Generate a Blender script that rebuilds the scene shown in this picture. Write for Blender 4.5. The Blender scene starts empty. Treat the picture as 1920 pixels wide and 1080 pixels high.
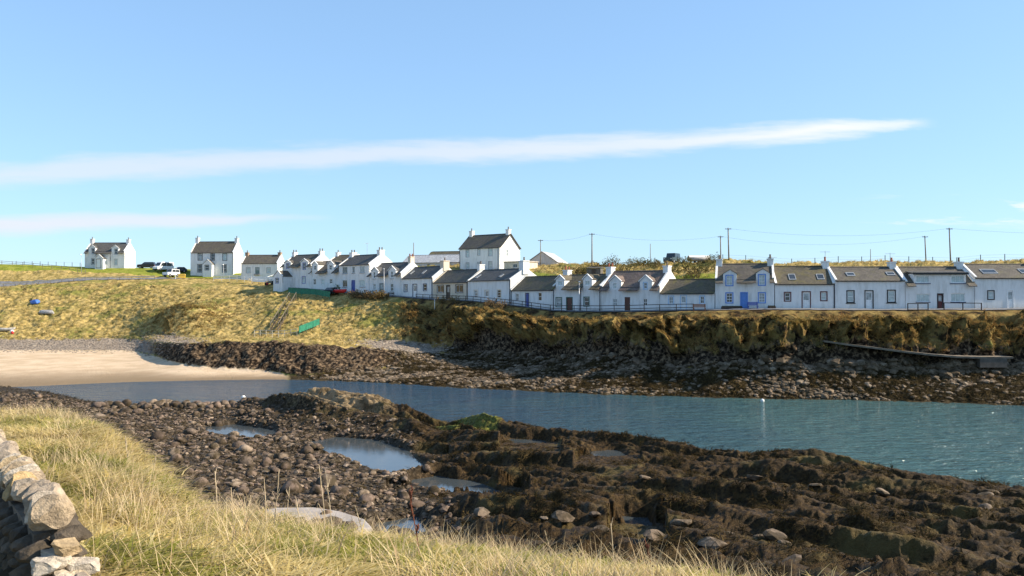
import bpy, math, random
import numpy as np
from mathutils import Vector, Matrix
random.seed(7); RNG = np.random.default_rng(7)
S = bpy.context.scene
COL = S.collection
PI = math.pi
R = math.radians

# ---------------------------------------------------------------- camera, sky, sun, exposure
F = 1550.0; ZC = 11.0; PITCH = math.atan(15/F)       # focal length in photo pixels, eye height above the sea
cd = bpy.data.cameras.new('camera'); cam = bpy.data.objects.new('camera', cd); COL.objects.link(cam)
cam.location = (0, 0, ZC); cam.rotation_euler = (PI/2+PITCH, 0, 0)
cd.sensor_width = 36; cd.lens = 36*F/1920; cd.clip_start = 0.1; cd.clip_end = 20000
S.camera = cam
SUN_AZ = -3.0; SUN_EL = 33.0                         # azimuth beyond +X towards +Y
sd = bpy.data.lights.new('sun', 'SUN'); so = bpy.data.objects.new('sun', sd); COL.objects.link(so)
sd.energy = 5.0; sd.angle = R(0.55); sd.color = (1.0, 0.88, 0.70)
sv = Vector((math.cos(R(SUN_AZ))*math.cos(R(SUN_EL)), math.sin(R(SUN_AZ))*math.cos(R(SUN_EL)), math.sin(R(SUN_EL))))
so.rotation_euler = sv.to_track_quat('Z', 'Y').to_euler()
so.location = (60, 20, 80)
S.view_settings.view_transform = 'Standard'; S.view_settings.look = 'None'
S.view_settings.exposure = 1.0; S.view_settings.gamma = 1.0
S.render.engine = 'CYCLES'

def N(nt, typ, **kw):
    n = nt.nodes.new(typ)
    for k, v in kw.items(): setattr(n, k, v)
    return n
def L(nt, a, b): nt.links.new(a, b)
def math_n(nt, op, a, b=None, c=None, clamp=False):
    n = nt.nodes.new('ShaderNodeMath'); n.operation = op; n.use_clamp = clamp
    for i, v in enumerate((a, b, c)):
        if v is None: continue
        if isinstance(v, (int, float)): n.inputs[i].default_value = v
        else: L(nt, v, n.inputs[i])
    return n.outputs[0]
def mixc(nt, fac, a, b, blend='MIX'):
    n = nt.nodes.new('ShaderNodeMix'); n.data_type = 'RGBA'; n.blend_type = blend
    for sock, v in ((n.inputs[0], fac), (n.inputs[6], a), (n.inputs[7], b)):
        if isinstance(v, (int, float)): sock.default_value = v
        elif isinstance(v, tuple): sock.default_value = (*v[:3], 1)
        else: L(nt, v, sock)
    return n.outputs[2]
def ramp(nt, fac, stops, interp='LINEAR'):
    n = nt.nodes.new('ShaderNodeValToRGB'); cr = n.color_ramp; cr.interpolation = interp
    while len(cr.elements) < len(stops): cr.elements.new(0.5)
    for e, (p, c) in zip(cr.elements, stops):
        e.position = p; e.color = (c, c, c, 1) if isinstance(c, (int, float)) else (*c[:3], 1)
    if fac is not None: L(nt, fac, n.inputs[0])
    return n.outputs[0]
def noise(nt, vec, scale, detail=4, rough=0.55, dist=0.0):
    n = nt.nodes.new('ShaderNodeTexNoise'); n.inputs['Scale'].default_value = scale
    n.inputs['Detail'].default_value = detail; n.inputs['Roughness'].default_value = rough
    n.inputs['Distortion'].default_value = dist
    if vec is not None: L(nt, vec, n.inputs['Vector'])
    return n.outputs[0]
def smooth(nt, x, lo, hi, a=0.0, b=1.0):
    n = nt.nodes.new('ShaderNodeMapRange'); n.interpolation_type = 'SMOOTHSTEP'
    n.inputs[1].default_value = lo; n.inputs[2].default_value = hi
    n.inputs[3].default_value = a; n.inputs[4].default_value = b
    if isinstance(x, (int, float)): n.inputs[0].default_value = x
    else: L(nt, x, n.inputs[0])
    return n.outputs[0]

# world: Nishita sky plus long thin cloud streaks placed by compass direction
W = bpy.data.worlds.new('World'); S.world = W; W.use_nodes = True
nt = W.node_tree; nt.nodes.clear()
sky = N(nt, 'ShaderNodeTexSky', sky_type='NISHITA', sun_disc=False)
sky.sun_elevation = R(SUN_EL); sky.sun_rotation = R(90-SUN_AZ)
sky.altitude = 0; sky.air_density = 1.0; sky.dust_density = 0.3; sky.ozone_density = 1.2
tc = N(nt, 'ShaderNodeTexCoord'); sx = N(nt, 'ShaderNodeSeparateXYZ'); L(nt, tc.outputs['Generated'], sx.inputs[0])
yy = math_n(nt, 'MAXIMUM', sx.outputs[1], 0.05)
ax = math_n(nt, 'DIVIDE', sx.outputs[0], yy); el = math_n(nt, 'DIVIDE', sx.outputs[2], yy)
front = smooth(nt, sx.outputs[1], 0.25, 0.5)
cx = N(nt, 'ShaderNodeCombineXYZ'); L(nt, ax, cx.inputs[0]); L(nt, math_n(nt, 'MULTIPLY', el, 7.0), cx.inputs[1])
nz = noise(nt, cx.outputs[0], 2.6, 6, 0.62, 0.4); nz2 = noise(nt, cx.outputs[0], 9.0, 5, 0.6, 0.2)
def px_t(p): return ((p-960)/F+1.3)/2.6
fx = math_n(nt, 'MULTIPLY_ADD', ax, 1/2.6, 0.5, clamp=True)
def streak(center, width, soft_top, opacity):
    c = ramp(nt, fx, [(px_t(p), (555-y)/F) for p, y in center], 'B_SPLINE')
    w = ramp(nt, fx, [(px_t(p), v/F) for p, v in width], 'EASE')
    o = ramp(nt, fx, [(px_t(p), v) for p, v in opacity], 'EASE')
    e = math_n(nt, 'SUBTRACT', el, c)
    e = math_n(nt, 'ADD', e, math_n(nt, 'MULTIPLY_ADD', nz, 0.030, -0.015))
    wt = math_n(nt, 'MULTIPLY', w, soft_top)
    up = math_n(nt, 'DIVIDE', e, math_n(nt, 'MAXIMUM', wt, 1e-4)); dn = math_n(nt, 'DIVIDE', e, math_n(nt, 'MULTIPLY', math_n(nt, 'MAXIMUM', w, 1e-4), -1.0))
    m = math_n(nt, 'MAXIMUM', up, dn)
    m = math_n(nt, 'ADD', m, math_n(nt, 'MULTIPLY_ADD', nz2, 1.5, -0.75))
    d = smooth(nt, m, 0.1, 1.5, 1.0, 0.0)
    return math_n(nt, 'MULTIPLY', d, o)
c1 = streak([(-600, 345), (0, 326), (300, 308), (700, 288), (1000, 279), (1300, 268), (1500, 250), (1720, 228)],
            [(-600, 18), (0, 21), (700, 21), (1200, 18), (1600, 14), (1740, 6)], 1.1,
            [(-900, 0), (-300, .5), (0, .62), (600, .66), (1200, .8), (1560, .95), (1690, .7), (1760, 0)])
c2 = streak([(-600, 430), (0, 420), (300, 418), (560, 408)], [(-600, 20), (0, 19), (350, 15), (600, 6)], 1.0,
            [(-900, 0), (-300, .8), (0, .9), (400, .75), (580, .2), (640, 0)])
lowm = math_n(nt, 'MULTIPLY', smooth(nt, el, 0.015, 0.055, 1.0, 0.0), smooth(nt, nz, 0.45, 0.72))
puf = math_n(nt, 'MULTIPLY', math_n(nt, 'MULTIPLY', smooth(nt, el, .075, .10), smooth(nt, el, .105, .13, 1, 0)),
             math_n(nt, 'MULTIPLY', smooth(nt, ax, .40, .48), smooth(nt, nz2, .54, .70)))
tot = math_n(nt, 'MAXIMUM', math_n(nt, 'MAXIMUM', c1, c2), math_n(nt, 'MAXIMUM', math_n(nt, 'MULTIPLY', lowm, 0.55), math_n(nt, 'MULTIPLY', puf, 0.8)))
tot = math_n(nt, 'MULTIPLY', tot, front, clamp=True)
SKYS = 0.125
bri = ramp(nt, fx, [(px_t(-400), (.50, .52, .56)), (px_t(500), (.50, .52, .57)), (px_t(1200), (.52, .55, .58)), (px_t(1640), (.60, .61, .62))], 'LINEAR')
# the bright hazy sky of the photograph: one even gamma and tint over the whole Nishita dome
pre = mixc(nt, 1.0, sky.outputs[0], (.2, .2, .2), 'MULTIPLY')
gam = N(nt, 'ShaderNodeGamma'); L(nt, pre, gam.inputs[0]); gam.inputs[1].default_value = .5
tint = mixc(nt, 1.0, gam.outputs[0], (2.36, 3.28, 4.3), 'MULTIPLY')
bg1 = N(nt, 'ShaderNodeBackground'); L(nt, tint, bg1.inputs[0]); bg1.inputs[1].default_value = SKYS
bg2 = N(nt, 'ShaderNodeBackground'); L(nt, bri, bg2.inputs[0]); bg2.inputs[1].default_value = 0.86
mx = N(nt, 'ShaderNodeMixShader'); L(nt, tot, mx.inputs[0]); L(nt, bg1.outputs[0], mx.inputs[1]); L(nt, bg2.outputs[0], mx.inputs[2])
wo = N(nt, 'ShaderNodeOutputWorld'); L(nt, mx.outputs[0], wo.inputs[0])

# ---------------------------------------------------------------- pixels to directions
CP, SP = math.cos(PITCH), math.sin(PITCH)
def ray(px, py):
    a, b = (px-960)/F, (540-py)/F
    return Vector((a, CP-b*SP, SP+b*CP))             # direction with camera depth 1
def at_depth(px, py, Y):                             # point on that line of sight at forward distance Y
    r = ray(px, py); return Vector((r.x*Y/r.y, Y, ZC+r.z*Y/r.y))
def zat(py, Y): return at_depth(960, py, Y).z
def xat(px, Y): return (px-960)/F*Y                  # pitch is tiny
def ydist(py, z): r = ray(960, py); return (z-ZC)/r.z*r.y
def on_plane(px, py, p0, n):
    r = ray(px, py); t = (p0-Vector((0, 0, ZC))).dot(n)/r.dot(n); return Vector((0, 0, ZC))+r*t

# ---------------------------------------------------------------- materials
MATS = {}
def mat(name, col, rough=0.8, var=0.25, scale=3.0, spec=0.3, bump=0.0, bscale=20.0, metal=0.0, col2=None, trans=0.0):
    if name in MATS: return MATS[name]
    m = bpy.data.materials.new(name); m.use_nodes = True; nt = m.node_tree; b = nt.nodes['Principled BSDF']
    b.inputs['Roughness'].default_value = rough; b.inputs['Specular IOR Level'].default_value = spec; b.inputs['Metallic'].default_value = metal
    g = N(nt, 'ShaderNodeNewGeometry'); n1 = noise(nt, g.outputs['Position'], scale, 6, 0.62)
    dark = tuple(c*(1-var) for c in col); lite = col2 or tuple(min(1, c*(1+var*.6)) for c in col)
    L(nt, mixc(nt, smooth(nt, n1, 0.3, 0.7), dark, lite), b.inputs['Base Color'])
    if bump:
        n2 = noise(nt, g.outputs['Position'], bscale, 5, 0.6); bp = N(nt, 'ShaderNodeBump'); bp.inputs['Strength'].default_value = bump
        bp.inputs['Distance'].default_value = 0.05; L(nt, n2, bp.inputs['Height']); L(nt, bp.outputs[0], b.inputs['Normal'])
    MATS[name] = m; return m
def render_wall(name, col):                           # limewashed harling, streaked and stained by weather
    m = bpy.data.materials.new(name); m.use_nodes = True; nt = m.node_tree; b = nt.nodes['Principled BSDF']
    b.inputs['Roughness'].default_value = 0.9; b.inputs['Specular IOR Level'].default_value = 0.15
    g = N(nt, 'ShaderNodeNewGeometry'); mp = N(nt, 'ShaderNodeMapping'); mp.inputs['Scale'].default_value = (1.6, 1.6, .35)
    L(nt, g.outputs['Position'], mp.inputs['Vector'])
    n1 = noise(nt, mp.outputs[0], 1.2, 6, 0.65); n2 = noise(nt, g.outputs['Position'], .35, 3)
    c = mixc(nt, smooth(nt, n1, .42, .75), col, tuple(v*f for v, f in zip(col, (.76, .76, .74))))
    c = mixc(nt, math_n(nt, 'MULTIPLY', smooth(nt, n2, .5, .8), .5), c, tuple(v*f for v, f in zip(col, (.86, .84, .78))))
    L(nt, c, b.inputs['Base Color'])
    n3 = noise(nt, g.outputs['Position'], 28, 3); bp = N(nt, 'ShaderNodeBump'); bp.inputs['Strength'].default_value = .25; bp.inputs['Distance'].default_value = .02
    L(nt, n3, bp.inputs['Height']); L(nt, bp.outputs[0], b.inputs['Normal']); MATS[name] = m; return m
def slate(name, col, moss=(.13, .12, .05), mossy=.35):
    m = bpy.data.materials.new(name); m.use_nodes = True; nt = m.node_tree; b = nt.nodes['Principled BSDF']
    b.inputs['Roughness'].default_value = 0.72; b.inputs['Specular IOR Level'].default_value = 0.3
    tcn = N(nt, 'ShaderNodeTexCoord')
    br = N(nt, 'ShaderNodeTexBrick'); br.inputs['Scale'].default_value = 1.0; br.inputs['Brick Width'].default_value = .34; br.inputs['Row Height'].default_value = .22
    br.inputs['Mortar Size'].default_value = .012; br.inputs['Color1'].default_value = (*[c*.78 for c in col], 1); br.inputs['Color2'].default_value = (*[c*1.25 for c in col], 1)
    br.inputs['Mortar'].default_value = (*[c*.45 for c in col], 1)
    sxn = N(nt, 'ShaderNodeSeparateXYZ'); L(nt, tcn.outputs['Object'], sxn.inputs[0]); cxn = N(nt, 'ShaderNodeCombineXYZ')
    L(nt, sxn.outputs[0], cxn.inputs[0]); L(nt, math_n(nt, 'MULTIPLY', sxn.outputs[2], 1.6), cxn.inputs[1]); L(nt, cxn.outputs[0], br.inputs['Vector'])
    g = N(nt, 'ShaderNodeNewGeometry')
    n1 = noise(nt, g.outputs['Position'], 1.1, 7, .7); n2 = noise(nt, g.outputs['Position'], 5, 4, .7)
    c = mixc(nt, math_n(nt, 'MULTIPLY', smooth(nt, n1, .47, .72), mossy*1.6), br.outputs[0], moss)
    c = mixc(nt, math_n(nt, 'MULTIPLY', smooth(nt, n2, .62, .78), .5), c, tuple(min(1, v*1.7+.02) for v in col))
    L(nt, c, b.inputs['Base Color'])
    bp = N(nt, 'ShaderNodeBump'); bp.inputs['Strength'].default_value = .5; bp.inputs['Distance'].default_value = .03
    L(nt, math_n(nt, 'ADD', br.outputs[1], math_n(nt, 'MULTIPLY', n2, -1.2)), bp.inputs['Height']); L(nt, bp.outputs[0], b.inputs['Normal'])
    MATS[name] = m; return m
WHITE = render_wall('white_harling', (.74, .735, .72)); BEIGE = render_wall('beige_harling', (.62, .54, .43)); GREYW = render_wall('grey_render', (.55, .53, .52))
STONE_W = render_wall('brown_stone_wall', (.34, .24, .17))
SL1 = slate('brown_grey_slate', (.098, .084, .068)); SL2 = slate('dark_slate', (.085, .08, .076), mossy=.2); SL3 = slate('purple_brown_slate', (.145, .105, .088), mossy=.25)
SL4 = slate('mossy_slate', (.10, .083, .056), (.13, .11, .036), .6); SL5 = slate('grey_sheet_roof', (.40, .40, .41), (.30, .30, .30), .2)
PAINT = {k: mat('paint_'+k, c, .45, .12, 5, .4) for k, c in dict(white=(.78, .78, .77), blue=(.045, .075, .30), midblue=(.10, .24, .60), paleblue=(.42, .56, .72), green=(.015, .10, .075),
    maroon=(.10, .02, .018), black=(.018, .018, .02), brown=(.09, .03, .018), grey=(.30, .32, .34), greygreen=(.13, .19, .18), navy=(.02, .03, .09), cream=(.66, .60, .50), darkbrown=(.035, .022, .016)).items()}
GLASS = mat('window_glass', (.035, .042, .05), .06, .3, .8, .7)
GLASS2 = mat('curtained_glass', (.30, .33, .34), .12, .5, 2.2, .6)
GLASS3 = mat('blind_glass', (.42, .50, .50), .15, .2, 1.5, .6)
POTR = mat('red_clay_pot', (.30, .10, .06), .85); POTG = mat('grey_clay_pot', (.14, .11, .09), .85)
GUT = mat('gutter_black', (.02, .02, .022), .5); PIPE_B = mat('downpipe_dark', (.05, .055, .07), .5)
WOOD = mat('weathered_wood', (.20, .165, .125), .85, .4, 6); WOODD = mat('dark_wood', (.065, .05, .04), .85, .4, 6); WOODP = mat('pale_wood', (.55, .50, .40), .8, .3, 5)
GREENP = mat('green_mesh_panel', (.02, .16, .10), .7, .35, 2.5); STEEL = mat('galvanised_steel', (.42, .43, .45), .5, .2, 4, .5, metal=.4)
CONC = mat('concrete', (.36, .33, .30), .9, .25, 2.5, .2, .4, 14); TARM = mat('tarmac', (.16, .16, .17), .9, .2, 1.5, .2)
TYRE = mat('tyre_rubber', (.015, .015, .015), .9); ALLOY = mat('wheel_alloy', (.3, .3, .31), .4, .1, 5, .5, metal=.6)
CARGL = mat('car_glass', (.02, .025, .03), .04, .1, 1, .8); LAMPG = mat('head_lamp', (.6, .6, .58), .1, .1); LAMPR = mat('tail_lamp', (.35, .02, .02), .2, .1)
CARM = {k: mat('car_paint_'+k, c, .25, .06, 2, .6) for k, c in dict(black=(.018, .018, .022), white=(.72, .72, .71), green=(.022, .032, .028), navy=(.03, .035, .06), yellow=(.62, .40, .05), red=(.45, .02, .025)).items()}

# ---------------------------------------------------------------- mesh helpers
class MB:
    def __init__(s): s.v = []; s.f = []
    def quad(s, a, b, c, d): i = len(s.v); s.v += [tuple(a), tuple(b), tuple(c), tuple(d)]; s.f.append((i, i+1, i+2, i+3)); return s
    def poly(s, pts): i = len(s.v); s.v += [tuple(p) for p in pts]; s.f.append(tuple(range(i, i+len(pts)))); return s
    def box(s, x0, y0, z0, x1, y1, z1):
        i = len(s.v); s.v += [(x0, y0, z0), (x1, y0, z0), (x1, y1, z0), (x0, y1, z0), (x0, y0, z1), (x1, y0, z1), (x1, y1, z1), (x0, y1, z1)]
        s.f += [tuple(i+k for k in q) for q in ((0, 3, 2, 1), (4, 5, 6, 7), (0, 1, 5, 4), (1, 2, 6, 5), (2, 3, 7, 6), (3, 0, 4, 7))]; return s
    def ring(s, u0, w0, u1, w1, t, y0, y1):            # rectangular frame in the facade plane
        s.box(u0, y0, w0, u0+t, y1, w1); s.box(u1-t, y0, w0, u1, y1, w1); s.box(u0+t, y0, w0, u1-t, y1, w0+t); s.box(u0+t, y0, w1-t, u1-t, y1, w1); return s
    def tube(s, p0, p1, r0, r1=None, n=8, cap=True):
        r1 = r0 if r1 is None else r1; p0, p1 = Vector(p0), Vector(p1); d = (p1-p0).normalized()
        a = d.orthogonal().normalized(); b = d.cross(a); i = len(s.v)
        for p, r in ((p0, r0), (p1, r1)):
            for k in range(n): an = 2*PI*k/n; s.v.append(tuple(p+(a*math.cos(an)+b*math.sin(an))*r))
        for k in range(n): k2 = (k+1) % n; s.f.append((i+k, i+k2, i+n+k2, i+n+k))
        if cap: s.f.append(tuple(i+n-1-k for k in range(n))); s.f.append(tuple(i+n+k for k in range(n)))
        return s
    def prism(s, prof, fn0, fn1):                      # closed profile lofted between two placements
        n = len(prof); i = len(s.v); s.v += [tuple(fn0(*p)) for p in prof]+[tuple(fn1(*p)) for p in prof]
        for k in range(n): k2 = (k+1) % n; s.f.append((i+k, i+k2, i+n+k2, i+n+k))
        s.f.append(tuple(i+n-1-k for k in range(n))); s.f.append(tuple(i+n+k for k in range(n))); return s
    def bar(s, p0, p1, w, h):                          # rectangular bar between two points
        p0, p1 = Vector(p0), Vector(p1); d = (p1-p0).normalized(); sd = d.cross(Vector((0, 0, 1)))
        sd = sd.normalized() if sd.length > 1e-4 else Vector((1, 0, 0)); up = sd.cross(d); i = len(s.v)
        for p in (p0, p1):
            for a, b in ((-1, -1), (1, -1), (1, 1), (-1, 1)): s.v.append(tuple(p+sd*a*w/2+up*b*h/2))
        s.f += [tuple(i+k for k in q) for q in ((3, 2, 1, 0), (4, 5, 6, 7), (0, 1, 5, 4), (1, 2, 6, 5), (2, 3, 7, 6), (3, 0, 4, 7))]; return s
    def build(s, name, m, parent=None, smooth=False, fix=True):
        me = bpy.data.meshes.new(name); me.from_pydata(s.v, [], s.f); me.update()
        if fix:
            import bmesh
            bm = bmesh.new(); bm.from_mesh(me); bmesh.ops.recalc_face_normals(bm, faces=bm.faces); bm.to_mesh(me); bm.free()
        return link(name, me, m, parent, smooth)
def link(name, me, m, parent=None, smooth=False):
    if m and not me.materials: me.materials.append(m)
    if smooth: me.shade_smooth()
    o = bpy.data.objects.new(name, me); COL.objects.link(o)
    if parent: o.parent = parent
    return o
def tag(o, label=None, cat=None, group=None, kind=None):
    if label: o['label'] = label
    if cat: o['category'] = cat
    if group: o['group'] = group
    if kind: o['kind'] = kind
    return o
def thing(name, loc, rz, label, cat, group=None):
    o = bpy.data.objects.new(name, None); COL.objects.link(o); o.location = loc; o.rotation_euler = (0, 0, rz); o.empty_display_size = .3
    return tag(o, label, cat, group)

# ---------------------------------------------------------------- numpy noise
def _h(ix, iy, iz, seed):
    h = (ix.astype(np.uint32)*np.uint32(374761393)) ^ (iy.astype(np.uint32)*np.uint32(668265263)) ^ (iz.astype(np.uint32)*np.uint32(2147483647)) ^ np.uint32(seed*974711+17)
    h = (h ^ (h >> np.uint32(13)))*np.uint32(1274126177); h ^= h >> np.uint32(16); h = h*np.uint32(2246822519); h ^= h >> np.uint32(15); return h
def perlin(p, seed=0):
    with np.errstate(over='ignore'):
        i = np.floor(p).astype(np.int64); f = (p-i).astype(np.float32); u = f*f*f*(f*(f*6-15)+10); out = 0
        for dx in (0, 1):
            for dy in (0, 1):
                for dz in (0, 1):
                    h = _h(i[..., 0]+dx, i[..., 1]+dy, i[..., 2]+dz, seed)
                    gx = (h & np.uint32(1023)).astype(np.float32)/511.5-1; gy = ((h >> np.uint32(10)) & np.uint32(1023)).astype(np.float32)/511.5-1; gz = ((h >> np.uint32(20)) & np.uint32(1023)).astype(np.float32)/511.5-1
                    d = gx*(f[..., 0]-dx)+gy*(f[..., 1]-dy)+gz*(f[..., 2]-dz)
                    w = (u[..., 0] if dx else 1-u[..., 0])*(u[..., 1] if dy else 1-u[..., 1])*(u[..., 2] if dz else 1-u[..., 2]); out = out+d*w
        return out*1.2
def fbm(p, scale, octv=4, gain=.5, seed=0, ridged=False):
    a, t, out = 1.0, 0.0, 0
    q = np.asarray(p)*scale
    for k in range(octv):
        n = perlin(q, seed+k)
        if ridged: n = 1-2*np.abs(n)*1.4
        out = out+a*n; t += a; a *= gain; q = q*2.03+11.3
    return out/t
def sstep(x, a, b): t = np.clip((x-a)/(b-a), 0, 1); return t*t*(3-2*t)

# ---------------------------------------------------------------- the terrace's line of house fronts
ROWPX = [535, 583, 636, 692, 752, 811, 877, 957, 1037, 1127, 1237, 1340, 1452, 1565, 1697, 1827, 1975, 2200]
ROWD = [182, 176, 170, 163, 157, 149, 140, 130, 121.5, 115.5, 110, 106, 104, 103, 102.5, 102, 102, 101]
ROWBY = [538, 540, 545, 550, 557, 560, 563, 572, 583, 584, 582, 580.5, 579, 580, 580.5, 580, 578, 578]
def rowd(px): return float(np.interp(px, ROWPX, ROWD))
def rowz(px): return zat(float(np.interp(px, ROWPX, ROWBY)), rowd(px))

# ---------------------------------------------------------------- far shore: profiles of distance and height along lines of sight
FC = []
def fcol(px, pts, kinds):                       # pts: (distance, 'z' value or photo row as string)
    out = []
    for d, v in pts: out.append((d, zat(float(v), d) if isinstance(v, str) else v))
    FC.append((px, out, kinds))
def left(px, edge, top, mid, r7, r8, r9, r10, r11):
    e = ydist(edge, 0)
    fcol(px, [(e-14, -1.6), (e, 0), (150, 1.2), (163, 2.4), (170, 4.0), (182, mid), (195, mid+4.3), r7, r8, r9, r10, r11, (330, 18), (3000, 12)], 'sspgggggglllh')
left(-700, 728, 0, 8.5, (204, '540'), (208, '534'), (214, '505'), (219, '495'), (232, '494'))
left(0, 727, 0, 8.5, (204, '541'), (208, '536'), (214, '508'), (219, '496'), (232, '495'))
left(110, 722, 0, 8.5, (204, '532'), (209, '528'), (216, '507'), (222, '499'), (235, '498.5'))
left(170, 719, 0, 8.5, (204, '526'), (210, '522.5'), (216, '512'), (224, '501.5'), (245, '501'))
left(250, 716, 0, 8.8, (204, '525.5'), (209.5, '522.5'), (215, '512'), (222, '503'), (245, '502'))
def midc(px, edge, foot, top, terr, a, b, edgep, house, back, crest, far, kinds='ssrgggggglllh'):
    e = ydist(edge, 0)
    fcol(px, [(e-12, -1.6), (e, 0), foot, top, terr, a, b, edgep, house, (house[0]+8, house[1]), back, crest, far, (3000, 12)], kinds)
midc(330, 714, (121, 1.0), (126, '646'), (147, '636'), (162, '606'), (182, '562'), (199, '528'), (205, '523'), (222, '505'), (245, '503'), (330, 18), 'ssrpggggglllh')
midc(400, 713, (117, .7), (123, '643'), (146, '634'), (158, '602'), (176, '564'), (196, '531'), (203, '524'), (222, '511'), (250, '508'), (330, 18))
midc(480, 712, (115, .6), (121.5, '644'), (143, '634'), (156, '600'), (172, '566'), (190, '537'), (197, '526'), (212, '514'), (245, '508'), (330, 18))
midc(520, 711.5, (113, .45), (120.5, '645'), (141, '634'), (154, '600'), (167, '568'), (182, '542'), (189, '530'), (208, '512'), (238, '505'), (330, 18))
midc(560, 711, (110.3, .14), (119, '646'), (140, '633'), (152, '601'), (163, '571'), (173, '549'), (179, rowz(560)), (205, '510'), (230, '502'), (330, 18), 'wbrgggggglllh')
midc(640, 714, (110.5, .4), (120, '652'), (138, '636'), (150, '601'), (160, '570'), (165.5, '552'), (169.5, rowz(640)), (195, '508'), (220, '500'), (330, 18), 'wbrgggggglllh')
midc(720, 717, (113.5, .9), (119.5, '657'), (135, '641'), (145, '601'), (152, '573'), (156.5, '558'), (160, rowz(720)), (180, '512'), (205, '500'), (330, 18), 'wbrpggggglllh')
midc(790, 722, (114, 1.2), (120, '667'), (133, '647'), (138, '615'), (143, '588'), (147.5, '564'), (152, rowz(790)), (170, '515'), (195, '500'), (330, 18), 'wbbpccccgllgh')
def right(px, edge, foot, back, crest, foot_off=12):
    e = ydist(edge, 0); D = rowd(px); Zr = rowz(px); df = D-foot_off; zf = zat(foot, df); ze = Zr-.25; h = ze-zf
    fcol(px, [(e-12, -1.8), (e, 0), (e+(df-e)*.5, zf*.48), (df, zf), (df+1.0, zf+.24*h), (df+3.4, zf+.46*h), (df+5.8, zf+.76*h), (D-4, ze), (D, Zr), (D+8, Zr+.4), (D+back[0], zat(back[1], D+back[0])), (D+crest[0], zat(crest[1], D+crest[0])), (330, 17), (3000, 12)], 'wbbrccccllggh')
right(870, 727, 662, (28, 512), (50, 500), 14)
right(960, 731, 668, (36, 510), (55, 500), 12.5)
right(1040, 735, 674, (30, 516), (50, 499), 12.5)
right(1130, 739, 679, (22, 520), (42, 497), 12)
right(1240, 742, 684, (22, 522), (42, 497), 12)
right(1340, 745, 686, (22, 515), (42, 497))
right(1450, 747, 687, (22, 512), (42, 498))
right(1570, 749, 688, (22, 512), (42, 497))
right(1700, 752, 690, (22, 510), (42, 496))
right(1830, 756, 691, (22, 508), (42, 495))
right(1960, 762, 693, (22, 508), (42, 494))
right(2700, 790, 700, (22, 508), (42, 494))
NROW = [5, 26, 30, 34, 40, 40, 40, 34, 14, 12, 16, 16, 8, 8]
def make_cols(lo, hi, step, ext_lo, ext_hi):
    a = np.arange(lo, hi+step, step); l = np.linspace(ext_lo, lo, 26)[:-1]; r = np.linspace(hi+step, ext_hi, 27)[1:]
    return np.concatenate([l, a, r])
def blur_cols(A, px, sig):
    step = px[len(px)//2+1]-px[len(px)//2]; k = int(3*sig/step); w = np.exp(-.5*(np.arange(-k, k+1)*step/sig)**2); w /= w.sum()
    P = np.pad(A, ((0, 0), (k, k)), mode='edge'); return np.stack([np.convolve(r, w, 'valid') for r in P])
def loft(cols, nrow, px, sig):
    nseg = len(cols[0][1])-1; cpx = [c[0] for c in cols]
    Dk = np.stack([np.interp(px, cpx, [c[1][k][0] for c in cols]) for k in range(nseg+1)]); Zk = np.stack([np.interp(px, cpx, [c[1][k][1] for c in cols]) for k in range(nseg+1)])
    Dk = blur_cols(Dk, px, sig); Zk = blur_cols(Zk, px, sig)
    t = np.concatenate([k+np.arange(nrow[k])/nrow[k] for k in range(nseg)]+[[nseg]])
    i = np.minimum(t.astype(int), nseg-1); f = (t-i)[:, None]; D = Dk[i]*(1-f)+Dk[i+1]*f; Z = Zk[i]*(1-f)+Zk[i+1]*f
    return t, D, Z, Dk, Zk
def kindmask(cols, px, t, letters, sig):
    cpx = [c[0] for c in cols]; nseg = len(cols[0][2])
    M = np.stack([np.interp(px, cpx, [1.0 if c[2][k] in letters else 0.0 for c in cols]) for k in range(nseg)]); M = blur_cols(M, px, sig)
    x = np.clip(t-.5, 0, nseg-1); i = np.minimum(x.astype(int), nseg-2); f = np.clip(((x-i)-.5)*3+.5, 0, 1)[:, None]
    return M[i]*(1-f)+M[i+1]*f
def smooth_rows(A, n=2):
    for _ in range(n):
        B = A.copy(); B[1:-1] = (A[:-2]+2*A[1:-1]+A[2:])/4; A = B
    return A
def grid_normals(P):
    du = np.gradient(P, axis=1); dv = np.gradient(P, axis=0); n = np.cross(du, dv); n /= np.linalg.norm(n, axis=2, keepdims=True)+1e-9
    n[n[..., 2] < 0] *= -1; return n
def grid_mesh(name, P, attrs, m):
    nr, nc = P.shape[:2]; me = bpy.data.meshes.new(name); me.vertices.add(nr*nc); me.vertices.foreach_set('co', P.reshape(-1).astype(np.float32))
    idx = np.arange(nr*nc).reshape(nr, nc); q = np.stack([idx[:-1, :-1], idx[:-1, 1:], idx[1:, 1:], idx[1:, :-1]], -1).reshape(-1, 4); nq = len(q)
    me.loops.add(nq*4); me.loops.foreach_set('vertex_index', q.reshape(-1).astype(np.int32)); me.polygons.add(nq)
    me.polygons.foreach_set('loop_start', np.arange(0, nq*4, 4, dtype=np.int32)); me.update(calc_edges=True); me.validate()
    for k, a in attrs.items():
        at = me.attributes.new(k, 'FLOAT', 'POINT'); at.data.foreach_set('value', a.reshape(-1).astype(np.float32))
    o = link(name, me, m, None, True); return o

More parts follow.
